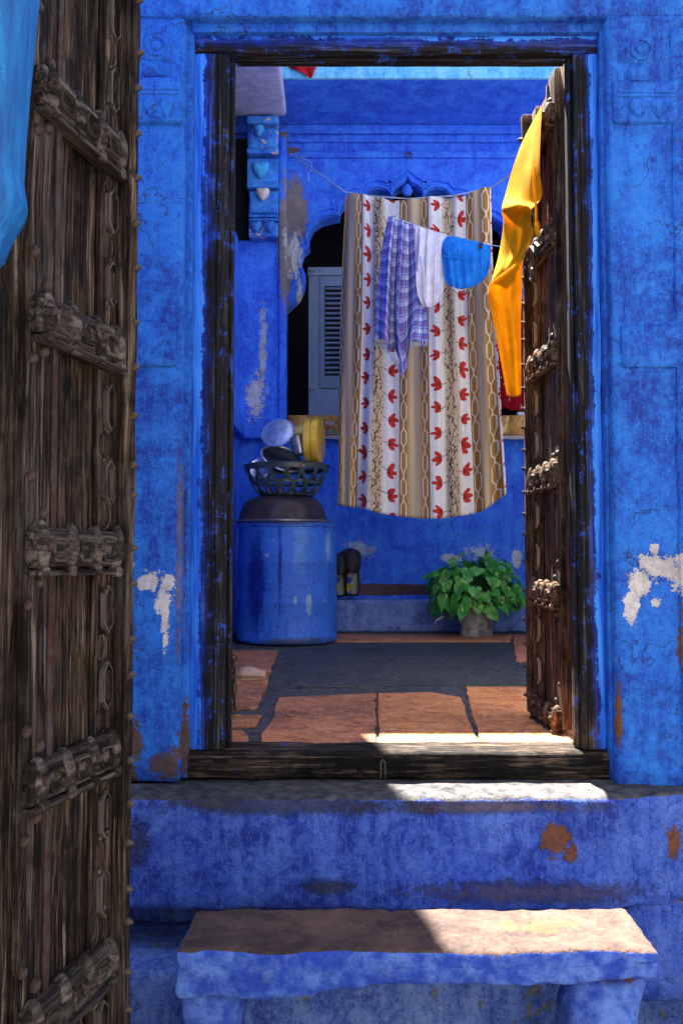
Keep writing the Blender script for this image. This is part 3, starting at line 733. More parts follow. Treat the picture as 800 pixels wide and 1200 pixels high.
part("sill", box(xl - 0.02, xr + 0.02, YB - 0.03, YB + 0.5, ZS - 0.045, ZS, r=0.008, step=0.1, amp=0.002, freq=6), M_court, hb)
# raised border following the cusps
def offset(P, d):
    out = []
    for i, p in enumerate(P):
        t = P[min(i + 1, len(P) - 1)] - P[max(i - 1, 0)]; n = Vector((-t.z, 0, t.x)).normalized()
        out.append(p + n * d)
    return out
sm = []
arch = cont[2:-2]
for lo, hi, pr, nm in ((0.004, 0.030, 0.022, "arch_rim"), (0.055, 0.085, 0.016, "arch_rim")):
    A, B = offset(arch, lo), offset(arch, hi); m = BM()
    rows = [[m.verts.new((p.x, YB + 0.002, p.z)) for p in A], [m.verts.new((p.x, YB - pr, p.z)) for p in offset(arch, lo + .006)],
            [m.verts.new((p.x, YB - pr, p.z)) for p in offset(arch, hi - .006)], [m.verts.new((p.x, YB + 0.002, p.z)) for p in B]]
    for P, Q in zip(rows, rows[1:]):
        for i in range(len(P) - 1): m.faces.new((P[i], P[i + 1], Q[i + 1], Q[i]))
    part(nm, m, M_court, hb, smooth=60, recalc=True)
m = BM(); a = W(477, 217, YB)      # bud at the crown of the arch
lathe(m, [(0, -.06), (.03, -.05), (.045, -.02), (.035, .01), (.012, .035), (0, .05)], (a.x, YB + .02, a.z - 0.02), 14)
part("arch_bud", m, M_court, hb, smooth=70)
# mouldings under the eave, eave slab, added unseen storey that shades the court
for z0, z1, pr in ((W(0, 186, YB).z, W(0, 178, YB).z, 0.025), (W(0, 168, YB).z, W(0, 160, YB).z, 0.03), (W(0, 160, YB).z + .003, 3.852, 0.055)):
    part("moulding", box(-1.2, 3.4, YB - pr, YB + 0.01, z0, z1, r=0.008, step=0.12, amp=0.002, freq=5), M_court, hb)
part("eave_slab", box(-0.90, 3.4, 5.92, YB + 0.1, 3.856, 3.95, r=0.010, step=0.06, amp=0.004, freq=5, seed=61), M_court, hb)
part("eave_edge", box(-0.90, 3.4, 5.895, 5.925, 3.852, 3.99, r=0.008, step=0.06, amp=0.004, freq=7, seed=62), M_skylit, hb)
part("shade_storey", box(-4.0, 4.5, 6.10, 9.0, 3.951, 7.5, r=0.03, step=1.0), M_court, hb)
# plinth and room behind the arch
part("plinth", box(-0.9, 3.4, 6.42, YB + 0.05, -0.003, 0.228, r=0.014, step=0.05, amp=0.005, freq=7, seed=63), paint("plinth_wash", (0.05, 0.10, 0.34), (0.09, 0.16, 0.46), (0.20, 0.28, 0.58), relief=0.5, dark=0.5), hb)
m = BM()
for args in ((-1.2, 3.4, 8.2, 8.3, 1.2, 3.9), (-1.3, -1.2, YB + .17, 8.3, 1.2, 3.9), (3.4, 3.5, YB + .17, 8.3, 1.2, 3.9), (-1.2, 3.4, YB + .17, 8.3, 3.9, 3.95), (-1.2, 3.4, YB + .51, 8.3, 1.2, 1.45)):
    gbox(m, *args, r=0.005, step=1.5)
part("inner_room", m, M_dark, hb)  # room walls near black, so the shade is in their colour
# hook ring on the wall
a = W(478, 184, YB); m = BM(); tube(m, [(a.x + .022 * cos(t * .524), YB - .035, a.z + .022 * sin(t * .524)) for t in range(12)], 0.005, 6, True)
part("hook_ring", m, M_nail, hb)

# ------------------------------------------------------------------ left wing of the house: wall, pier, bracket, eave
XW = -0.75
lw = thing("side_wing", "blue left wing of the courtyard with a carved bracket under its eave", "building", (-1.0, 5.5, 0))
part("wall_panel", box(-0.95, XW, 2.62, 6.345, 0, 2.85, r=0.006, step=0.10, amp=0.003, freq=5, seed=71), M_court, lw)
part("wall_panel", box(-0.95, XW, 2.62, 5.55, 2.851, 3.72, r=0.006, step=0.12, amp=0.003, freq=5, seed=72), M_court, lw)
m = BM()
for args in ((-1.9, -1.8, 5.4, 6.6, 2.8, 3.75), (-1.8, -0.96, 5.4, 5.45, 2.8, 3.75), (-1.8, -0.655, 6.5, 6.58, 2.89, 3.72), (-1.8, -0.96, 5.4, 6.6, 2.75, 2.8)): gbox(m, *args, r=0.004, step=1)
part("opening_shade", m, M_dark, lw)  # near-black boxes paint in the shade beside the bracket
part("pier", box(XW - .005, -0.412, 6.35, YB + .001, 0, 2.88, r=0.012, step=0.05, amp=0.004, freq=7, seed=73), M_court, lw)
part("pier", box(-0.66, -0.412, 6.35, YB + .001, 2.881, 3.72, r=0.012, step=0.05, amp=0.004, freq=7, seed=74), M_court, lw)
part("pier_strip", box(-0.46, -0.408, 6.325, 6.36, 0.02, 3.71, r=0.010, step=0.05, amp=0.003, freq=9, seed=75), M_court, lw)
z0, z1 = W(0, 514, 6.3).z, W(0, 490, 6.3).z
part("sill_band", box(XW - .004, -0.405, 6.28, 6.36, z0, z1, r=0.010, step=0.04, amp=0.004, freq=9, seed=76), M_court, lw)
part("sill_band", box(XW - .01, XW + 0.055, 5.2, 6.275, z0 + .004, z1 + .003, r=0.010, step=0.06, amp=0.004, freq=9, seed=77), M_court, lw)
def wing_slab(q): return q
part("eave_slab", box(-1.2, -0.40, 3.4, 6.20, 3.735, 3.83, r=0.022, step=0.08, amp=0.004, freq=5, seed=78), M_pale, lw)
pts = [(-3.2, 6.09), (-0.787, 6.09), (-0.69, 5.58), (-0.611, 5.16), (-0.54, 4.8), (-3.2, 4.8)]
m = BM(); prism(m, [(x, y, 3.831) for x, y in pts], (0, 0, 6.5 - 3.831)); part("shade_storey", m, M_court, lw)  # added unseen storey, its edge skewed to shape the sun patches
# stacked bracket
br = part("bracket", box(-0.675, -0.462, 6.24, 6.352, W(0, 276, 6.22).z, 3.733, r=0.012, step=0.04, amp=0.004, freq=10, seed=81), M_brack, lw)
def brk(py0, py1, pr, x0=-0.682, x1=-0.455, r=0.012, mat=M_brack, nm="bracket_block"):
    zb, zt = W(0, py1, 6.2).z, W(0, py0, 6.2).z
    return part(nm, box(x0, x1, 6.2 - pr, 6.25, zb, zt, r=r, step=0.025, amp=0.003, freq=12, seed=int(py0)), mat, br)
brk(139, 148, 0.05); brk(150, 176, 0.02, r=0.03); brk(177, 183, 0.045, r=0.006); brk(185, 214, 0.0, r=0.01); brk(215, 221, 0.02, r=0.006)
brk(223, 250, 0.0, x0=-0.668, r=0.035); brk(252, 255, 0.015, x0=-0.665, r=0.005); brk(256.5, 259, 0.012, x0=-0.662, r=0.005)
def leaf_pendant(px, py0, py1, w, mat, Y=6.16):
    a, b = W(px, py0, Y), W(px, py1, Y); h = a.z - b.z; pts = []
    for u, v in ((-1, .12), (-.85, 0), (-.4, -.06), (0, -.02), (.4, -.06), (.85, 0), (1, .12), (.95, .4), (.6, .72), (0, 1), (-.6, .72), (-.95, .4)):
        pts.append((a.x + u * w * Y / FPX, Y, a.z - v * h))
    m = BM(); prism(m, pts, (0, -0.035, 0), 0.03); part("leaf_pendant", m, mat, br, smooth=70)
leaf_pendant(303.5, 148, 161, 6, M_bracklight); leaf_pendant(305.5, 191, 210, 10, M_bracklight, 6.19); leaf_pendant(308, 222, 236, 8, plain("bare_plaster", (0.55, 0.50, 0.52), 0.85, 0, 0.3, 20), 6.19)
leaf_pendant(300.5, 259, 273, 7, M_brack, 6.23); leaf_pendant(315.5, 259, 273, 7, M_brack, 6.23)

# unseen wall added on the right to bounce light into the courtyard
rw = part("side_bounce_wall", box(1.75, 2.0, 2.63, 6.41, 0, 1.9, r=0.02, step=0.25, amp=0.004, freq=4, seed=91), paint("side_bounce_white", (0.50, 0.52, 0.58), (0.62, 0.63, 0.66), (0.75, 0.75, 0.74), relief=0.3, dark=0.15))
tag(rw, "added white courtyard side wall bouncing light behind the right door leaf", "wall")

# ------------------------------------------------------------------ things behind and on the arch sill
M_steel = plain("painted_steel", (0.16, 0.20, 0.27), 0.5, 0.2, 0.15, 12, 0.05)
a, b = W(361, 488, 6.82), W(470, 314, 6.82)
cb = thing("steel_cabinet", "grey steel cabinet with louvred door standing in the arch", "cabinet", (a.x, 6.9, ZS))
part("carcass", box(a.x, b.x, 6.82, 7.2, ZS, b.z, r=0.006, step=0.2), M_steel, cb)
dx0 = W(375, 0, 6.81).x; dz1, dz0 = W(0, 324, 6.81).z, W(0, 455, 6.81).z
part("door", box(dx0, b.x - 0.03, 6.806, 6.821, dz0, dz1, r=0.004, step=0.3), M_steel, cb)
part("top_rail", box(a.x - .004, b.x, 6.808, 6.822, dz1 + .008, b.z + .004, r=0.003, step=0.3), M_steel, cb)
part("base_panel", box(a.x + .004, b.x, 6.81, 6.822, ZS + .002, dz0 - .01, r=0.003, step=0.3), M_steel, cb)
lx0 = W(381.5, 0, 6.8).x
sl_bm = BM(); gbox(sl_bm, 0, 0.32, -0.022, 0.004, -0.006, 0.010, r=0.004, step=0.2)
bmesh.ops.rotate(sl_bm, verts=sl_bm.verts[:], cent=(0, 0, 0), matrix=Matrix.Rotation(radians(28), 3, 'X'))
lou = finish(sl_bm, "louvre", M_steel)
gap_m = part("louvre_shade", box(lx0 - .004, lx0 + .32, 6.802, 6.808, W(0, 440, 6.8).z, W(0, 335, 6.8).z, r=0.001, step=0.3), M_dark, cb)  # dark plate painted as the shade between the slats
for i in range(18):
    zz = W(0, 338 + i * 5.8, 6.8).z
    put("louvre", lou, cb, (lx0 - cb.location.x, 6.802 - 6.9, zz - ZS))
rv = finish(lathe(BM(), [(0, 0), (.008, 0), (.006, .005), (0, .006)], n=8), "rivet", M_nail)
for px, py in ((363.5, 318), (367, 318), (363.5, 457), (367, 457)):
    p = W(px, py, 6.806); put("rivet", rv, cb, (p.x - cb.location.x, p.y - 6.9, p.z - ZS), (radians(90), 0, 0))

# printed liner hanging over the sill
def liner():
    g = G("printed_liner"); x, y, z = g.xyz('World'); P = g.coord('World')
    n = g.noise(P, 5, 4, 0.6, 1.0); n2 = g.noise(P, 26, 4, 0.6)
    c = g.mix((n * 0.7 + n2 * 0.35).step(0.40, 0.66), (0.20, 0.07, 0.012), (0.50, 0.24, 0.035))
    c = g.mix((g.noise(g.scaled('World', (9, 1, 3)), 1, 3, 0.5, 2.0)).step(0.58, 0.66) * 0.8, c, (0.75, 0.52, 0.16))
    zb = W(0, 512.5, YB - .04).z; c = g.mix((z - zb).lt(0.012), c, (0.55, 0.55, 0.6))
    for px, py, w, h, cc in ((383, 506.4, 2.2, 1.3, (0.02, 0.05, 0.5)), (391, 506.4, 4, 1.3, (0.01, 0.22, 0.06)), (386, 501, 6, .7, (0.12, 0.03, 0.01)), (386, 510, 6, .5, (0.12, 0.03, 0.01))):
        p = W(px, py, YB - .04); k = YB / FPX
        m1 = ((x - p.x) / (w * k)).abs().lt(1) * ((z - p.z) / (h * k)).abs().lt(1); c = g.mix(m1, c, cc)
    return g.done(c, 0.45, n2, 0.1, 0.003)
sx0, sx1 = W(338, 0, YB).x, W(625, 0, YB).x; sz0, sz1 = W(0, 514.5, YB - .04).z, ZS + 0.003
m = BM(); nu = 60
rows = []
for zz, yy in ((ZS + .004, YB + .1), (ZS + .004, YB - .032), (ZS - .004, YB - .037), (sz0 + .05, YB - .040), (sz0, YB - .042)):
    rows.append([m.verts.new((sx0 + (sx1 - sx0) * i / nu, yy - (0.004 * sin(i * .7) if zz < ZS - .01 else 0), zz + (0.003 * sin(i * .9) if zz == sz0 else 0))) for i in range(nu + 1)])
for A, B in zip(rows, rows[1:]):
    for i in range(nu): m.faces.new((A[i], A[i + 1], B[i + 1], B[i]))
ln = part("sill_liner", m, liner(), None, smooth=60)
md = ln.modifiers.new("thickness", 'SOLIDIFY'); md.thickness = 0.002
tag(ln, "orange and brown printed liner strip hanging over the arch sill", "liner")
cu = bpy.data.curves.new("lettering", 'FONT'); cu.body = "TIPI"; cu.size = 0.040; cu.extrude = 0.0006; cu.space_character = 1.15
tmp = bpy.data.objects.new("lettering", cu); lm_ = bpy.data.meshes.new_from_object(tmp); bpy.data.objects.remove(tmp)
tx = put("lettering", lm_, ln)
tx.rotation_euler = (radians(90), 0, 0); p = W(381, 498.5, YB - .049); tx.location = p
lm_.materials.clear(); lm_.materials.append(plain("print_white", (0.6, 0.62, 0.68), 0.6))

# ------------------------------------------------------------------ cloth
def cloth(name, rows, mat, nu, nv, folds=(), parent=None, thick=0.003, hem=0.0, cubic=True, flat_top=0.15, env=None, u0=0.0):
    """rows: list of (v, [(px, py, Y), ...]) from top to bottom; folds: (count, depth, phase, drift)"""
    def row_at(pts, u):
        n = len(pts) - 1; f = u * n; i = min(int(f), n - 1); t = f - i
        g4 = [pts[max(i - 1, 0)], pts[i], pts[i + 1], pts[min(i + 2, n)]]
        return Vector([0.5 * ((2 * g4[1][k]) + (-g4[0][k] + g4[2][k]) * t + (2 * g4[0][k] - 5 * g4[1][k] + 4 * g4[2][k] - g4[3][k]) * t * t + (-g4[0][k] + 3 * g4[1][k] - 3 * g4[2][k] + g4[3][k]) * t ** 3) for k in range(3)])
    R = []
    for v, pts in rows: R.append((v, [W(*p) for p in pts]))
    grid = []
    for j in range(nv + 1):
        v = j / nv
        k = 0
        while k < len(R) - 2 and v > R[k + 1][0]: k += 1
        (va, A), (vb, B) = R[k], R[k + 1]; t = (v - va) / (vb - va)
        a0, b3 = R[max(k - 1, 0)][1], R[min(k + 2, len(R) - 1)][1]
        line = []
        for i in range(nu + 1):
            u = i / nu; p, q = row_at(A, u), row_at(B, u)
            if cubic and len(R) > 2:
                z0_, z3_ = row_at(a0, u), row_at(b3, u)
                m1, m2 = (q - z0_) * 0.5, (z3_ - p) * 0.5
                if k == 0: m1 = q - p
                if k == len(R) - 2: m2 = q - p
                t2, t3 = t * t, t * t * t
                w = p * (2 * t3 - 3 * t2 + 1) + m1 * (t3 - 2 * t2 + t) + q * (-2 * t3 + 3 * t2) + m2 * (t3 - t2)
            else: w = p.lerp(q, t)
            d = 0
            for cnt, dep, ph, dr in folds:
                e = min(1, flat_top + v * 1.6)
                s_ = sin(2 * pi * (cnt * u + dr * v) + ph); d += dep * e * (s_ if s_ < 0 else s_ ** 1)
            if env: d *= env(u, v)
            d += 0.006 * noise.noise(Vector((u * 5, v * 5, len(rows))))
            w = w + Vector((0, d, 0)); line.append(w)
        grid.append(line)
    m = BM(); V = [[m.verts.new(p) for p in line] for line in grid]
    # cloth coordinates in metres along the weave
    jm = nv // 2; ul = [0.0]
    for i in range(nu): ul.append(ul[-1] + (grid[jm][i + 1] - grid[jm][i]).length)
    uvl = m.loops.layers.uv.new("UVMap")
    if u0:
        k0_ = ul[int(u0 * nu)]; ul = [q - k0_ for q in ul]
    vl = [0.0]
    for j in range(nv): vl.append(vl[-1] + (grid[j + 1][nu // 2] - grid[j][nu // 2]).length)
    idx = {}
    for j in range(nv + 1):
        for i in range(nu + 1): idx[V[j][i]] = (ul[i], vl[j])
    for j in range(nv):
        for i in range(nu):
            f = m.faces.new((V[j][i], V[j + 1][i], V[j + 1][i + 1], V[j][i + 1]))
            for lp in f.loops: lp[uvl].uv = idx[lp.vert]
    o = part(name, m, mat, parent, smooth=180, recalc=False)
    if thick:
        md = o.modifiers.new("thickness", 'SOLIDIFY'); md.thickness = thick; md.offset = 0
    return o

def fabric(g, c, h=None, trans=0.25, rough=0.9, strength=0.2):
    w = g.noise(g.coord('UV'), 420, 2, 0.5)
    m = g.done(c, rough, (w if h is None else h + w * 0.3), strength, 0.003, spec=0.1)
    if trans:
        tr = g.node('ShaderNodeBsdfTranslucent'); g.plug(tr.inputs[0], c)
        mx = g.node('ShaderNodeMixShader'); mx.inputs[0].default_value = trans
        g.t.links.new(g.bsdf.outputs[0], mx.inputs[1]); g.t.links.new(tr.outputs[0], mx.inputs[2]); g.t.links.new(mx.outputs[0], g.out.inputs[0])
    return m

def curtain_mat():
    g = G("floral_curtain"); u, v, _ = g.xyz('UV'); u = u * 0.76
    w1 = g.noise(g.coord('UV'), 5.5, 2, 0.5) - 0.5; w2 = g.noise(g.scaled('UV', (1, 1, 1), (3.3, 7.1, 0)), 6.5, 2, 0.5) - 0.5
    ub, u = u, u + w1 * 0.035; v = v + w2 * 0.09
    PW = 0.40; PH = 0.155
    sb = (ub + 0.085).mod(PW); s = (u + 0.085).mod(PW)                               # brown band 0..0.17, white field 0.17..0.40
    vv = v + (u * 1.0 / PW).floor() * 0.0
    # brown band with a pale centre
    cb_ = (sb - 0.085).abs()
    band = g.mix(cb_.step(0.012, 0.050), (0.56, 0.42, 0.26), (0.34, 0.165, 0.042))
    # two chains of hexagons
    for cx in (0.027, 0.143):
        ph = (vv / PH).mod(1.0)
        tri = ((ph - 0.5).abs() * 2)                      # 1 at the joints, 0 mid-link
        half_w = (tri * -2.6 + 2.2).clamp() * 0.0155
        dd = ((sb - cx).abs() - half_w).abs()
        band = g.mix(dd.lt(0.0032), band, (0.66, 0.58, 0.45))
    fieldc = g.mix((s - 0.285).abs().step(0.052, 0.022), (0.72, 0.69, 0.66), (0.50, 0.37, 0.25))
    wn_ = g.noise(g.coord('UV'), 40, 4, 0.6); fieldc = g.mix(wn_.step(0.5, 0.7) * 0.35, fieldc, (0.46, 0.36, 0.27))
    # vine: a winding stem with leaf sprigs
    wob = (v * (2 * pi / PH)).sin() * 0.014 + (v * (2 * pi / PH * 2.6) + 1.0).sin() * 0.006
    sd = (s - 0.285 - wob).abs()
    vine = sd.lt(0.0032)
    lf = g.voronoi(g.scaled('UV', (70, 42, 1)), 1)
    sprig = lf.lt(0.33) * ((s - 0.285).abs() + (wn_ - 0.5) * 0.06).lt(0.030)
    fieldc = g.mix(vine.max(sprig), fieldc, (0.085, 0.045, 0.022))
    # red flowers, alternating either side of the vine
    def flower(col_, cx, off, flip):
        y = (v + off).mod(PH) - PH * 0.5; x = (s - cx) * flip
        r = (x * x + y * y).sqrt()
        m = None
        for an in (-0.85, 0.05, 0.95):
            ca, sa = cos(an), sin(an)
            e1 = ((x * ca + y * sa) - 0.027) / 0.025; e2 = (y * ca - x * sa) / 0.0125
            k_ = (e1 * e1 + e2 * e2).lt(1.0); m = k_ if m is None else m.max(k_)
        col_ = g.mix(m, col_, g.mix(r.step(0.006, 0.026), (0.26, 0.012, 0.012), (0.50, 0.04, 0.03)))
        stem = ((y - x * 0.5).abs().lt(0.0022)) * x.lt(0) * x.gt(-0.03)
        return g.mix(stem, col_, (0.09, 0.045, 0.02))
    fieldc = flower(fieldc, 0.226, 0.02, -1.0); fieldc = flower(fieldc, 0.345, 0.095, 1.0)
    c = g.mix(sb.gt(0.17), band, fieldc)
    return fabric(g, c, trans=0.18)
YC = 5.25
ct = cloth("patterned_curtain", [
    (0.0, [(405, 225.5, YC + .25), (425, 229.5, YC + .2), (450, 232.5, YC + .12), (478, 233.5, YC + .05), (505, 232.5, YC), (530, 230, YC - .05), (553, 226, YC - .1), (575, 220.5, YC - .15)]),
    (0.35, [(399, 360, YC + .25), (424, 362, YC + .2), (450, 364, YC + .12), (478, 366, YC + .05), (505, 365, YC), (531, 363, YC - .05), (556, 360, YC - .1), (578, 356, YC - .15)]),
    (1.0, [(396, 592, YC + .25), (418, 595, YC + .2), (447, 602, YC + .12), (478, 606, YC + .05), (508, 608, YC), (537, 605, YC - .05), (566, 598, YC - .1), (591, 579, YC - .15)])],
    curtain_mat(), 330, 90, folds=[(6.2, 0.019, 0.6, 0.30), (2.6, 0.040, 2.0, -0.15), (10.3, 0.010, 0.2, 0.7), (17, 0.004, 1.0, -1.1)], flat_top=0.6, u0=0.475,
    env=lambda u, v: 1.15 - (0.35 + 0.55 * v) * math.exp(-((u - 0.42) / 0.20) ** 2) + 0.5 * max(0, 0.25 - u))
tag(ct, "long white and brown floral striped curtain hung on the clothesline", "curtain")

# clothesline
cl = [W(340, 180, 6.30), W(352, 188, 6.2), W(375, 204, 5.9), (W(404, 225, YC + .25)), W(425, 229, YC + .2), W(478, 233, YC + .05), W(530, 229.5, YC - .05), W(575, 220, YC - .15), W(600, 203, 4.9), W(640, 175, 4.6), W(760, 120, 4.0)]
m = BM(); tube(m, cl, 0.0045, 6)
tube(m, [W(345, 183, 6.25), W(352, 184, 6.2), W(364, 190, 6.2), W(366, 197, 6.2), W(361, 203, 6.2), W(362, 212, 6.2)], 0.0025, 5)
clo = part("clothesline", m, plain("line_cord", (0.35, 0.37, 0.42), 0.7)); tag(clo, "thin grey clothesline strung across the courtyard above the curtain", "clothesline")
YP = 4.72
m = BM(); tube(m, [W(449, 231, YC + .1), W(453, 252, YP + .02), W(487, 264, YP), W(523, 276, YP - .04), W(575, 287, YP - .10), W(622, 296, 3.9)], 0.003, 5)
co = part("washing_cord", m, plain("cord", (0.5, 0.5, 0.55), 0.7)); tag(co, "second thin cord holding small washing before the curtain", "clothesline")

def plaid_mat():
    g = G("plaid_cloth"); u, v, _ = g.xyz('UV'); p = 0.078
    a = u.mod(p) / p; b = v.mod(p) / p
    def band(t, c_, w): return ((t - c_).abs()).lt(w)
    base = (0.08, 0.11, 0.46)
    c = g.mix(band(a, 0.25, 0.17) * 0.55, base, (0.42, 0.45, 0.72)); c = g.mix(band(b, 0.25, 0.17) * 0.55, c, (0.42, 0.45, 0.72))
    c = g.mix(band(a, 0.25, 0.17) * band(b, 0.25, 0.17) * 0.6, c, (0.72, 0.72, 0.82))
    for t_ in (a, b):
        c = g.mix(band(t_, 0.72, 0.022), c, (0.38, 0.08, 0.22)); c = g.mix(band(t_, 0.48, 0.016), c, (0.04, 0.04, 0.22))
        c = g.mix(band(t_, 0.94, 0.02) * 0.8, c, (0.6, 0.62, 0.8))
    return fabric(g, c, trans=0.2)
pl = cloth("plaid_cloth", [
    (0.0, [(455, 252.5, YP), (463, 256, YP), (474, 260, YP), (487, 264.5, YP)]),
    (0.25, [(447, 292, YP - .02), (460, 296, YP - .03), (473, 298, YP - .02), (490, 300, YP)]),
    (0.62, [(441.5, 345, YP), (458, 362, YP - .03), (470, 362, YP - .02), (497, 350, YP)]),
    (1.0, [(440, 392, YP), (447, 398, YP - .03), (455, 412, YP - .02), (463, 408, YP + .02), (470, 436, YP - .02), (477, 428, YP), (481, 402, YP), (500, 399, YP + .02)])], plaid_mat(), 110, 70, folds=[(3.0, 0.045, 0.4, 0.1), (6.3, 0.016, 1.0, 0.3)], flat_top=0.35)
tag(pl, "blue plaid cloth with fringed ends hung before the curtain", "cloth")
pa = cloth("plaid_corner", [(0.0, [(478, 300, YP + .03), (490, 303, YP + .03), (498, 306, YP + .03)]), (1.0, [(477, 399, YP + .03), (488, 401, YP + .03), (501, 400, YP + .03)])], plaid_mat(), 40, 50, folds=[(2, .012, .4, .1)])
pa.parent = pl
m = BM(); rnd = random.Random(4)
for ends in (((440, 392), (457, 414)), ((457, 414), (472, 436)), ((478, 399), (500, 399))):
    for i in range(12):
        t = i / 11; x = ends[0][0] + (ends[1][0] - ends[0][0]) * t; y = ends[0][1] + (ends[1][1] - ends[0][1]) * t
        tube(m, [W(x, y - 1.5, YP), W(x + rnd.uniform(-.7, .7), y + 3, YP), W(x + rnd.uniform(-1.2, 1.2), y + 6.5, YP)], 0.0022, 4)
fg = part("fringe", m, plain("fringe_thread", (0.35, 0.37, 0.62), 0.9)); fg.parent = pl; tag(fg, kind="stuff")

def garment_mat(name, base, sh, trans=0.3):
    g = G(name); n = g.noise(g.coord('UV'), 18, 4, 0.6); u, v, _ = g.xyz('UV')
    w = g.noise(g.scaled('UV', (60, 9, 1)), 1, 3, 0.6, 0.8)
    return fabric(g, g.mix(n.step(0.4, 0.65), base, sh), w, trans, strength=0.5)
M_whitecloth = garment_mat("white_cotton", (0.62, 0.60, 0.72), (0.74, 0.73, 0.80))
wg = cloth("white_vest", [
    (0.0, [(486.5, 264.5, YP - .03), (497, 268, YP - .03), (510, 272, YP - .04), (524, 276, YP - .05)]),
    (0.22, [(486, 292, YP - .05), (496, 290, YP - .08), (509, 292, YP - .07), (522, 294, YP - .05)]),
    (0.55, [(483.5, 312, YP - .05), (495, 318, YP - .08), (508, 318, YP - .08), (521, 318, YP - .05)]),
    (0.85, [(486, 342, YP - .05), (495, 347, YP - .07), (508, 346, YP - .07), (519, 340, YP - .05)]),
    (1.0, [(491, 355, YP - .05), (497, 360, YP - .06), (508, 359, YP - .06), (515, 352, YP - .05)])], M_whitecloth, 60, 50, folds=[(3.4, 0.014, 0.2, 0.1), (8, 0.004, 1, .2)], flat_top=0.4)
tag(wg, "small white cotton vest hanging between plaid cloth and blue shorts", "vest")
m = BM(); tube(m, [W(488, 318, YP - .10), W(488, 332, YP - .10), W(490, 345, YP - .10), W(494, 355, YP - .10)], 0.006, 6)
tube(m, [W(493, 300, YP - .10), W(496, 312, YP - .105), W(497, 330, YP - .105), W(497, 350, YP - .10), W(500, 358, YP - .10)], 0.005, 6)
o = part("hem", m, M_whitecloth); o.parent = wg
M_short = garment_mat("blue_cotton", (0.012, 0.17, 0.62), (0.02, 0.25, 0.75))
sh = cloth("blue_shorts", [
    (0.0, [(524, 276, YP - .06), (540, 279, YP - .07), (557, 283, YP - .08), (575, 287, YP - .10)]),
    (0.2, [(515, 290, YP - .07), (535, 291, YP - .11), (556, 295, YP - .12), (574.5, 297, YP - .10)]),
    (0.45, [(518, 303, YP - .07), (536, 305, YP - .12), (555, 308, YP - .13), (574, 308, YP - .10)]),
    (0.8, [(521, 327, YP - .07), (537, 329, YP - .11), (555, 329, YP - .12), (570, 322, YP - .09)]),
    (1.0, [(525, 335, YP - .07), (537, 338, YP - .10), (551, 337, YP - .11), (567, 327, YP - .09)])], M_short, 60, 50, folds=[(2.2, 0.010, 1.2, 0.25), (6, 0.005, .3, -.4)], flat_top=0.4)
tag(sh, "bright blue cotton shorts at the right end of the washing cord", "shorts")
for pts in ([(525, 281), (533, 287), (538, 294), (536, 300)], [(519, 300), (533, 302), (550, 304), (565, 306)], [(564, 285), (562, 298), (564, 312), (566, 326)]):
    m = BM(); tube(m, [W(x, y, YP - .135) for x, y in pts], 0.004, 5); o = part("seam", m, M_short); o.parent = sh
m = BM(); p = W(563, 287, YP - .14); gbox(m, p.x - .012, p.x + .010, p.y - .003, p.y + .003, p.z - .02, p.z + .012, r=.002, step=.02)
o = part("label_tab", m, M_soot); o.parent = sh

def yellow_mat():
    g = G("yellow_cotton"); n = g.noise(g.coord('UV'), 12, 4, 0.6); w = g.noise(g.scaled('UV', (30, 14, 1)), 1, 4, 0.6, 1.2)
    return fabric(g, g.mix(n.step(0.4, 0.65), (0.62, 0.30, 0.005), (0.70, 0.37, 0.008)), w, 0.45, strength=0.25)
M_yel = yellow_mat()
ye = cloth("yellow_garment", [
    (0.0, [(627, 137, 2.888), (630, 132, 2.825), (632, 129, 2.780), (635, 126, 2.735)]),
    (0.10, [(612, 166, 2.933), (621, 162, 2.861), (627, 160, 2.798), (633, 158, 2.735)]),
    (0.20, [(601, 196, 2.951), (613, 199, 2.879), (623, 200, 2.780), (632, 203, 2.735)]),
    (0.29, [(592, 228, 2.951), (607, 234, 2.861), (622, 236, 2.789), (634, 231, 2.735)]),
    (0.335, [(587.5, 246, 2.879), (602, 243, 2.807), (616, 242, 2.780), (623, 246, 2.753)]),
    (0.39, [(590, 262, 2.951), (603, 263, 2.897), (614, 258, 2.843), (621, 260, 2.807)]),
    (0.50, [(584, 300, 2.951), (599, 294, 2.897), (612, 287, 2.861), (624, 277, 2.816)]),
    (0.585, [(576, 328, 2.915), (590, 320, 2.879), (602, 311, 2.870), (612, 305, 2.861)]),
    (0.65, [(572, 347, 2.951), (587, 344, 2.906), (600, 342, 2.888), (611, 340, 2.870)]),
    (0.80, [(581, 396, 2.951), (592, 396, 2.915), (602, 396, 2.897), (610, 394, 2.879)]),
    (1.0, [(593, 463, 2.951), (599, 465, 2.933), (605, 465, 2.915), (610.5, 462, 2.897)])], M_yel, 60, 150, folds=[(1.4, 0.006, 0.5, 0.8), (3.1, 0.002, 1.2, -1.6)], flat_top=0.4, thick=0.0015)
tag(ye, "bright yellow garment draped over the top corner of the right door leaf", "clothing")
m = BM(); tube(m, [W(573, 334, 2.89), W(584, 326, 2.86), W(596, 317, 2.845), W(606, 309, 2.84), W(612, 304, 2.84)], [.002, .005, .004, .005, .002], 7)
o = part("fold_ridge", m, M_yel); o.parent = ye  # added ridge where the fold crest shows a highlight
m = BM(); tube(m, [W(626, 196, 2.72), W(625, 215, 2.72), W(627, 235, 2.72), W(628, 262, 2.72)], [.004, .006, .004, .004], 6); blob(m, W(629, 268, 2.72), (.009, .009, .028), 8, 6)
o = part("drawstring", m, M_yel); o.parent = ye

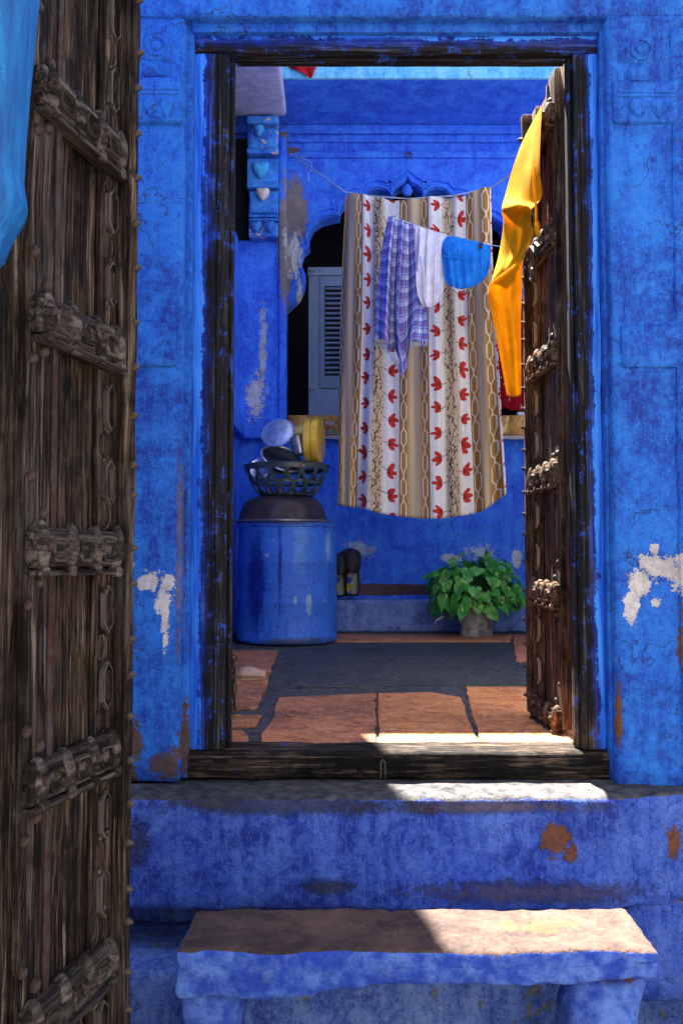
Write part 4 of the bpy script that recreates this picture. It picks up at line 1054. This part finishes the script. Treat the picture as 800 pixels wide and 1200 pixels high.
def red_mat():
    g = G("red_dotted"); d = g.voronoi(g.coord('UV'), 15)
    return fabric(g, g.mix(d.lt(0.14), (0.36, 0.008, 0.018), (0.70, 0.62, 0.66)), trans=0.1)
rc = cloth("red_cloth", [(0.0, [(560, 330, 6.78), (585, 328, 6.76), (605, 330, 6.75), (640, 330, 6.75)]), (0.6, [(562, 420, 6.78), (587, 420, 6.74), (608, 420, 6.74), (640, 420, 6.75)]),
    (1.0, [(566, 474, 6.78), (588, 478, 6.75), (606, 482, 6.74), (640, 488, 6.75)])], red_mat(), 60, 50, folds=[(4, .02, 0, .1)])
tag(rc, "red white-dotted cloth hanging in the arch behind the yellow garment", "cloth")
rf = cloth("red_rag", [(0.0, [(330, 52, 5.86), (348, 50, 5.85), (372, 52, 5.86)]), (0.5, [(334, 72, 5.87), (352, 72, 5.86), (372, 70, 5.87)]), (1.0, [(338, 78, 5.88), (362, 90, 5.86), (366, 89, 5.87)])], garment_mat("red_cotton", (0.42, 0.012, 0.02), (0.55, 0.03, 0.03)), 30, 30, folds=[(2, .012, 0, .1)])
tag(rf, "red rag hanging over the edge of the courtyard eave", "cloth")
pc = part("paper_scrap", box(W(601, 0, 6.62).x, W(616, 0, 6.62).x, 6.60, 6.68, ZS + .006, ZS + .035, r=.004, step=.05), plain("paper", (0.6, 0.65, 0.72), 0.8))
tag(pc, "small white packet lying on the sill beside the red cloth", "packet")

# added out of frame to bounce sunlight: white inner wall skin, pale lane house
M_bounce = paint("bounce_white", (0.55, 0.56, 0.58), (0.68, 0.68, 0.68), (0.78, 0.77, 0.75), relief=0.3, dark=0.15)
iw = thing("bounce_wall", "added white bounce skin on the courtyard face of the front wall", "wall", (0.2, 2.61, 0))
for a in ((-0.95, -0.47, 0.0, 2.495), (0.78, 1.75, 0.0, 2.495), (-0.465, 0.775, 2.10, 2.495)):
    part("wall_panel", box(a[0], a[1], 2.602, 2.625, a[2], a[3], r=0.006, step=0.15, amp=0.002, freq=5), M_bounce, iw)
hc = thing("fill_house", "added unseen pale house across the lane giving the doorway fill light", "building", (0, -1.5, -0.95))
part("wall", box(-7, 7, -2.1, -1.5, -0.955, 5.6, r=0.03, step=0.5, amp=0.004, freq=3), paint("fill_pale", (0.16, 0.17, 0.19), (0.22, 0.23, 0.25), (0.28, 0.29, 0.30), relief=0.3, dark=0.2), hc)

# ------------------------------------------------------------------ drum, basin, basket and pots
DX, DY = -0.352, 5.72; DH = 0.765
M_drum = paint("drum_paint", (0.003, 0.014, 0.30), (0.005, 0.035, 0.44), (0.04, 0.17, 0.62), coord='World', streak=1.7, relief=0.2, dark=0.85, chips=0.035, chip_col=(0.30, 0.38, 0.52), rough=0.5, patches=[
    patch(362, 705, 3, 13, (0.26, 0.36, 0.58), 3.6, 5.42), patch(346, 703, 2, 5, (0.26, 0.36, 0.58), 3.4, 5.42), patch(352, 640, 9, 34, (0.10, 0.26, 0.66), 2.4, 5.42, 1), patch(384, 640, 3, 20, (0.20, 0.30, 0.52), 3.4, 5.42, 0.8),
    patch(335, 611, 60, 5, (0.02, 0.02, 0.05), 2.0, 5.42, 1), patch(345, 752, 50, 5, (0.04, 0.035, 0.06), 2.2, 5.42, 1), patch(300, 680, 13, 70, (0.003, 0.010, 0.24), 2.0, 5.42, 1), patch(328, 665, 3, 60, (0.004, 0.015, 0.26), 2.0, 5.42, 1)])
dr = thing("steel_drum", "big blue painted steel drum standing at the courtyard's left wall", "drum", (DX, DY, 0))
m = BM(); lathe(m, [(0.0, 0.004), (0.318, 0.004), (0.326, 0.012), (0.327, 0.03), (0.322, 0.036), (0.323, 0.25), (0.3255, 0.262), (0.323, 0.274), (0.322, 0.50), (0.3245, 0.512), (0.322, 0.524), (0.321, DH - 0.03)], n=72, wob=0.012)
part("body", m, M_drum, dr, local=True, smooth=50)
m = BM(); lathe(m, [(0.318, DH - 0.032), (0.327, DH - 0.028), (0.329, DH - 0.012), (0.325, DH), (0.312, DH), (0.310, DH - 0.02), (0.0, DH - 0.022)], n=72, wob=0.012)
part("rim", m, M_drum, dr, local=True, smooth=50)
bs = thing("metal_basin", "dark brown metal basin turned upside down on the blue drum", "basin", (DX - 0.03, DY, DH))
M_basin = plain("brown_enamel", (0.085, 0.058, 0.062), 0.42, 0.5, 0.45, 14, 0.25, dirt=(0.035, 0.022, 0.022))
m = BM(); lathe(m, [(0.300, 0.004), (0.306, 0.006), (0.306, 0.014), (0.294, 0.018), (0.284, 0.04), (0.272, 0.085), (0.250, 0.130), (0.222, 0.155), (0.190, 0.166), (0.0, 0.168)], n=56, wob=0.01)
part("bowl", m, M_basin, bs, local=True, smooth=60)
m = BM(); tube(m, [(0.304 * cos(t * 2 * pi / 48), 0.304 * sin(t * 2 * pi / 48), 0.010) for t in range(48)], 0.007, 8, True)
part("rolled_rim", m, plain("worn_rim", (0.25, 0.24, 0.26), 0.4, 0.7), bs, local=True)

BZ = DH + 0.170
bx = thing("plastic_basket", "dark openwork plastic basket full of pots on the upturned basin", "basket", (DX - 0.005, DY - 0.01, BZ))
M_bask = plain("dark_plastic", (0.040, 0.055, 0.062), 0.35, 0, 0.25, 20, 0.05, spec=0.5)
RB, RT, HB = 0.165, 0.268, 0.205
def brad(t): return RB + (RT - RB) * (t ** 0.62)
m = BM(); lathe(m, [(0, 0.002), (RB, 0.002), (RB + .012, 0.012), (RB + .004, 0.022), (0, 0.012)], n=48); part("base", m, M_bask, bx, local=True)
m = BM(); lathe(m, [(RT - .010, HB - .034), (RT + .004, HB - .032), (RT + .010, HB - .004), (RT + .016, HB), (RT + .004, HB + .006), (RT - .008, HB)], n=60); part("rim", m, M_bask, bx, local=True)
m = BM(); lathe(m, [(brad(.45) - .003, HB * .45 - .008), (brad(.45) + .003, HB * .45 - .008), (brad(.45) + .005, HB * .45 + .008), (brad(.45) - .003, HB * .45 + .008)], n=60); part("hoop", m, M_bask, bx, local=True)
for s_ in (1, -1):
    m = BM(); rows = []
    for j in range(11):
        t = j / 10; a0 = s_ * 0.42 * t; r = brad(t); z = 0.01 + (HB - 0.03) * t
        rows.append([m.verts.new(((r + dr_) * cos(a0 + da), (r + dr_) * sin(a0 + da), z)) for da, dr_ in ((-.050, 0), (.050, 0), (.044, .007), (-.044, .007))])
    for A, B in zip(rows, rows[1:]):
        for i in range(4): m.faces.new((A[i], A[(i + 1) % 4], B[(i + 1) % 4], B[i]))
    m.faces.new(rows[0]); m.faces.new(rows[-1][::-1]); me = finish(m, "slat", M_bask, 40)
    for i in range(16): put("slat", me, bx, (0, 0, 0), (0, 0, 2 * pi * i / 16 + (0.1 if s_ > 0 else 0)))

M_steelp = plain("stainless", (0.62, 0.64, 0.68), 0.34, 0.9, 0.25, 25, 0.08)
M_black = plain("blackened_pan", (0.018, 0.018, 0.020), 0.38, 0.3, 0.4, 25, 0.15)
M_brass = plain("brass", (0.85, 0.52, 0.06), 0.32, 0.55, 0.2, 18, 0.06)
def pot(name, label, cat, parts, loc, rot):
    t = thing(name, label, cat, loc); t.rotation_euler = rot
    for nm, prof, mat, n in parts:
        m = BM(); lathe(m, prof, n=n); part(nm, m, mat, t, local=True, smooth=50)
    return t
def at(px, py, Y): return W(px, py, Y)
pot("steel_saucer", "round steel saucer tilted at the top of the basket", "saucer", [("disc", [(0, 0.012), (.04, .010), (.085, .004), (.105, 0.0), (.112, .003), (.112, .009), (.104, .008), (.088, .014), (.04, .020), (0, .022)], M_steelp, 40)],
    at(326, 508, 5.66), (radians(60), radians(-6), radians(-10)))
pot("steel_thali", "wide steel rimmed black pan leaning in the basket", "pan", [("pan", [(0, 0.0), (.15, .003), (.158, .02), (.15, .028), (.145, .022), (0, .014)], M_black, 48), ("rim", [(.152, .016), (.166, .022), (.168, .032), (.156, .034), (.150, .026)], M_steelp, 48)],
    at(330, 541, 5.66), (radians(34), radians(24), 0)).scale = (.9, .9, .9)
pot("steel_cup", "steel tumbler wedged beside the brass tin", "tumbler", [("cup", [(0, 0), (.042, .002), (.046, .01), (.058, .115), (.061, .118), (.057, .12), (.043, .014), (0, .008)], M_steelp, 30)],
    at(353, 533, 5.62), (radians(-8), radians(-12), 0))
pot("steel_plate", "round dull steel plate at the left side of the basket", "plate", [("plate", [(0, 0), (.085, .002), (.098, .012), (.102, .014), (.097, .019), (.084, .008), (0, .007)], M_steelp, 36)],
    at(306, 549, 5.62), (radians(58), radians(-30), 0)).scale = (.8, .8, .8)
bt = pot("brass_tin", "faceted round brass tin standing on edge in the basket", "tin", [("tin", [(0, 0), (.140, 0), (.150, .006), (.150, .044), (.142, .048), (.142, .052), (.153, .056), (.153, .094), (.142, .100), (0, .102)], M_brass, 16)],
    at(359, 517, 5.62), (0, radians(90), radians(-9)))
cl_ = part("clay_shard", gbox(BM(), -.03, .03, -.012, .012, -.008, .012, r=.008, step=.01, amp=.004, freq=40), plain("terracotta", (0.35, 0.11, 0.06), 0.8)); cl_.location = at(352, 546, 5.47)
cl_.rotation_euler = (0, radians(-18), 0); tag(cl_, "small orange clay shard on the basket rim", "shard")

# ------------------------------------------------------------------ shoes leaning on the plinth
M_shoe = plain("dark_leather", (0.020, 0.016, 0.016), 0.55, 0, 0.3, 30, 0.2)
def insole():
    g = G("coloured_lining"); P = g.coord('Object'); v = g.node('ShaderNodeTexVoronoi'); g.plug(v.inputs['Vector'], P); v.inputs['Scale'].default_value = 22
    hs_ = g.node('ShaderNodeSeparateColor'); g.plug(hs_.inputs[0], S(g, v.outputs['Color']))
    r = S(g, hs_.outputs[0])
    c = g.ramp(r, [(0.0, (0.22, 0.24, 0.21)), (0.34, (0.26, 0.26, 0.24)), (0.36, (0.02, 0.06, 0.3)), (0.55, (0.02, 0.06, 0.3)), (0.57, (0.03, 0.25, 0.06)), (0.72, (0.4, 0.25, 0.02)), (0.78, (0.3, 0.03, 0.03)), (0.85, (0.25, 0.25, 0.24))])
    return g.done(c, 0.8)
M_ins = insole()
def shoe(label, px, py0, py1, wpx, Y, roll):
    a, b = W(px, py1, Y), W(px, py0, Y); L = b.z - a.z; w = wpx * Y / FPX
    t = thing("shoe", label, "shoe", a); t.rotation_euler = (radians(-9), roll, 0)
    def wid(s): return w * (0.36 + 0.02 * sin(s * 3) if s < .45 else 0.36 + 0.16 * sin((s - .45) / .55 * pi * .8)) * (math.sqrt(max(0, 1 - ((s - .86) / .14) ** 2)) if s > .86 else 1) * (math.sqrt(max(0.02, 1 - ((.13 - s) / .13) ** 2)) if s < .13 else 1)
    N = 26; SS = [i / N for i in range(N + 1)]
    m = BM(); rows = []      # sole against the wall
    for s in SS:
        x = max(wid(s) * 1.06, .004); rows.append([m.verts.new(q) for q in ((-x, 0.0, s * L), (-x, -.03, s * L), (x, -.03, s * L), (x, 0.0, s * L))])
    for A, B in zip(rows, rows[1:]):
        for i in range(4): m.faces.new((A[i], A[(i + 1) % 4], B[(i + 1) % 4], B[i]))
    m.faces.new(rows[0]); m.faces.new(rows[-1][::-1]); part("sole", m, M_shoe, t, local=True)
    m = BM(); rows = []      # vamp over the toe
    for s in [0.46 + 0.54 * i / 14 for i in range(15)]:
        x = max(wid(s), .003); h = .10 * (1 - max(0, (s - .55) / .45) ** 2.2 * .75) * (x / (w * .5)) ** .3
        rows.append([m.verts.new((x * cos(pi * k / 12), -.025 - h * sin(pi * k / 12) ** .8, s * L)) for k in range(13)])
    for A, B in zip(rows, rows[1:]):
        for i in range(12): m.faces.new((A[i], A[i + 1], B[i + 1], B[i]))
    o = part("vamp", m, M_shoe, t, local=True, smooth=80); o.modifiers.new("t", 'SOLIDIFY').thickness = 0.008
    m = BM(); pts = [(wid(s) * .98, -.05 - .03 * (1 - s / .46), s * L) for s in [0.46, .38, .3, .22, .15, .09, .045, .02]] + [(-wid(s) * .98, -.05 - .03 * (1 - s / .46), s * L) for s in [.02, .045, .09, .15, .22, .3, .38, .46]]
    rows = [[m.verts.new((x, -.02, z)) for x, y, z in pts], [m.verts.new((x * 1.03, y - .005, z)) for x, y, z in pts], [m.verts.new((x * .86, y - .01, z)) for x, y, z in pts], [m.verts.new((x * .84, -.03, z)) for x, y, z in pts]]
    for A, B in zip(rows, rows[1:]):
        for i in range(len(pts) - 1): m.faces.new((A[i], A[i + 1], B[i + 1], B[i]))
    part("heel_collar", m, M_shoe, t, local=True, smooth=80)
    m = BM(); rows = []
    for s in [0.03 + .47 * i / 10 for i in range(11)]:
        x = max(wid(s) * .86, .004); rows.append([m.verts.new((-x, -.036, s * L)), m.verts.new((0, -.033, s * L)), m.verts.new((x, -.036, s * L))])
    for A, B in zip(rows, rows[1:]):
        for i in range(2): m.faces.new((A[i], A[i + 1], B[i + 1], B[i]))
    part("insole", m, M_ins, t, local=True)
shoe("dark shoe with colourful lining stood on its heel nearer the plant", 413.5, 642, 699, 23, 6.53, radians(-4))
shoe("dark shoe half hidden behind the drum, left of its pair", 397, 647, 700, 22, 6.54, radians(3))

# ------------------------------------------------------------------ sandal, chain
M_tan = plain("tan_rubber", (0.42, 0.26, 0.20), 0.7, 0, 0.25, 30)
p = W(283, 795, 4.0); d = W(283, 796, 1.0) - CAM; p = CAM + d * (-(CAM.z - 0.006) / d.z)
sd = thing("sandal", "tan rubber sandal on the floor behind the left door leaf", "sandal", p, radians(8))
m = BM(); outl = [(cos(t) * (.105 + .0 * t), sin(t) * (.038 + .010 * cos(t)), 0) for t in [2 * pi * i / 28 for i in range(28)]]
prism(m, outl, (0, 0, .022), .004); part("sole", m, M_tan, sd, local=True)
m = BM(); rows = []
for i in range(13):
    t = pi * i / 12; rows.append([m.verts.new((x + .02, cos(t) * (.044 - .1 * max(0, x - .03)), .014 + sin(t) * (.048 - .35 * abs(x - .01)))) for x in (-.045, -.01, .025, .06, .085)])
for A, B in zip(rows, rows[1:]):
    for i in range(4): m.faces.new((A[i], A[i + 1], B[i + 1], B[i]))
o = part("strap", m, M_tan, sd, local=True, smooth=80); o.modifiers.new("t", 'SOLIDIFY').thickness = 0.006

ch = thing("door_chain", "rusty iron chain hanging from the left door leaf", "chain", W(274, 832, 2.66))
lm = BM(); pts = []
for i in range(16):
    t = 2 * pi * i / 16; pts.append((0.0062 * cos(t), 0, (0.0085 if sin(t) > 0 else -0.0085) + 0.0062 * sin(t)))
tube(lm, pts, 0.0021, 6, True); link = finish(lm, "link", M_iron, 60)
top = W(273.5, 777, 2.66) - W(274, 832, 2.66)
n = 10
for i in range(n):
    f = i / (n - 1); put("link", link, ch, (top.x * f + .002 * sin(i * 2), top.y * f, top.z * f), (0, radians(4 * sin(i)), radians(90 * (i % 2) + 25)))
m = BM(); tube(m, [(top.x + .010 * cos(t * .524), top.y, top.z + .014 + .010 * sin(t * .524)) for t in range(12)], 0.0025, 6, True)
tube(m, [(top.x - .012, top.y, top.z + .024), (top.x - .03, top.y, top.z + .026)], 0.003, 6)
part("ring", m, M_iron, ch, local=True)
m = BM(); tube(m, [(-.012, 0, -.016), (.004, 0, -.018), (.024, -.004, -.017)], [.003, .005, .003], 6); part("hook", m, plain("brass_hook", (0.5, 0.28, 0.06), 0.5, 0.7), ch, local=True)

# ------------------------------------------------------------------ potted plant
PX, PY_ = W(557, 747, 6.08).x, 6.06
pp = thing("potted_plant", "leafy green pothos in a grey pot on the courtyard floor", "plant", (PX, PY_, 0.003))
m = BM(); lathe(m, [(0, 0), (.108, 0), (.112, .008), (.110, .045), (.098, .052), (.100, .06), (.118, .12), (.140, .20), (.152, .255), (.160, .26), (.160, .285), (.146, .285), (.138, .25), (0, .245)], n=40, wob=.02)
part("pot", m, plain("grey_clay", (0.34, 0.33, 0.32), 0.85, 0, 0.4, 22, 0.4, dirt=(0.10, 0.10, 0.105)), pp, local=True, smooth=50)
def leafmat():
    g = G("pothos_leaf"); n = g.noise(g.coord('Object'), 26, 3, 0.5, 0.8); r = g.info(); x, y, z = g.xyz('Object')
    c = g.mix(r, (0.020, 0.20, 0.025), (0.085, 0.42, 0.050))
    c = g.mix((r - 0.78).step(0.0, 0.1), c, (0.10, 0.30, 0.035))
    c = g.mix((n + r * 0.12).step(0.66, 0.70), c, (0.34, 0.46, 0.16))
    c = g.mix(x.abs().step(0.0035, 0.001) * 0.5, c, (0.10, 0.28, 0.06))
    m = g.done(c, 0.32, n, 0.1, 0.002, spec=0.5)
    tr = g.node('ShaderNodeBsdfTranslucent'); g.plug(tr.inputs[0], c); mx = g.node('ShaderNodeMixShader'); mx.inputs[0].default_value = 0.25
    g.t.links.new(g.bsdf.outputs[0], mx.inputs[1]); g.t.links.new(tr.outputs[0], mx.inputs[2]); g.t.links.new(mx.outputs[0], g.out.inputs[0])
    return m
M_leaf = leafmat()
def leaf_mesh(curl, wide):
    m = BM(); L = 0.115; rows = []
    for s, w in ((-.10, .16), (-.02, .36), (.12, .46), (.30, .47), (.50, .40), (.70, .26), (.86, .12), (1.0, .015)):
        zc = -curl * s * s * L * 1.2; back = 0.10 if s < .05 else 0
        rows.append([m.verts.new((k * w * wide * L, s * L + (abs(k) * -.10 * L if s < .05 else 0) + (.06 * L if s == -.10 and k == 0 else 0), zc + abs(k) * w * L * .28 - k * k * w * L * curl * .3)) for k in (-1, -.5, 0, .5, 1)])
    for A, B in zip(rows, rows[1:]):
        for i in range(4): m.faces.new((A[i], A[i + 1], B[i + 1], B[i]))
    return finish(m, "leaf", M_leaf, 180)
LM = [leaf_mesh(.25, .95), leaf_mesh(.55, 1.05), leaf_mesh(.9, .85), leaf_mesh(.1, 1.1)]
rnd = random.Random(21); M_stem = plain("stem", (0.05, 0.14, 0.03), 0.5)
ctr = Vector((0, 0, 0.33)); stems = BM(); cnt = 0
for i in range(270):
    for _ in range(40):
        u = Vector((rnd.gauss(0, 1), rnd.gauss(0, 1), rnd.gauss(0, 1))).normalized()
        if u.z > -0.62: break
    rr = rnd.uniform(0.55, 1.0) ** 0.5
    R = Vector((0.315, 0.27, 0.235 if u.z > 0 else 0.25))
    bump = 1 + 0.20 * noise.noise(u * 2.3 + Vector((5, 1, 2)))
    p = ctr + Vector((u.x * R.x, u.y * R.y, u.z * R.z)) * rr * bump
    if p.z < 0.30 and math.hypot(p.x, p.y) < 0.19 and p.y < 0 and rnd.random() < .75: continue
    if p.z < 0.07 or p.y > 0.30: continue
    out = Vector((u.x, u.y, 0.25 * u.z)).normalized()
    # tip points out and down, upper side looks outward and up
    tip = (out * 0.6 + Vector((0, 0, -0.25 - 0.6 * rnd.random())) + Vector((rnd.uniform(-.5, .5), rnd.uniform(-.4, .4), rnd.uniform(-.3, .3)))).normalized()
    nrm = (u * 0.8 + Vector((0, -.55, 0.5)) + Vector((rnd.uniform(-.5, .5), rnd.uniform(-.5, .5), rnd.uniform(-.3, .3)))).normalized()
    side = tip.cross(nrm).normalized(); nrm = side.cross(tip).normalized()
    M3 = Matrix((side, tip, nrm)).transposed()
    s_ = rnd.uniform(0.36, 0.86)
    o = put("leaf", LM[i % 4], pp, p, M3.to_euler(), (s_, s_, s_)); cnt += 1
    base = Vector((u.x * .07, u.y * .07, .27)); mid = (base + p) / 2 + Vector((0, 0, .05))
    tube(stems, [base, mid, p], [.004, .003, .002], 4)
part("stems", stems, M_stem, pp, local=True)
m = BM(); tube(m, [W(509, 731, 6.0) - Vector(pp.location), W(511, 727, 6.0) - Vector(pp.location), W(515, 724.5, 6.02) - Vector(pp.location), W(521, 722, 6.03) - Vector(pp.location)], [.003, .005, .006, .004], 5)
part("dry_tendril", m, plain("dry_tendril", (0.45, 0.42, 0.36), 0.8), pp, local=True)
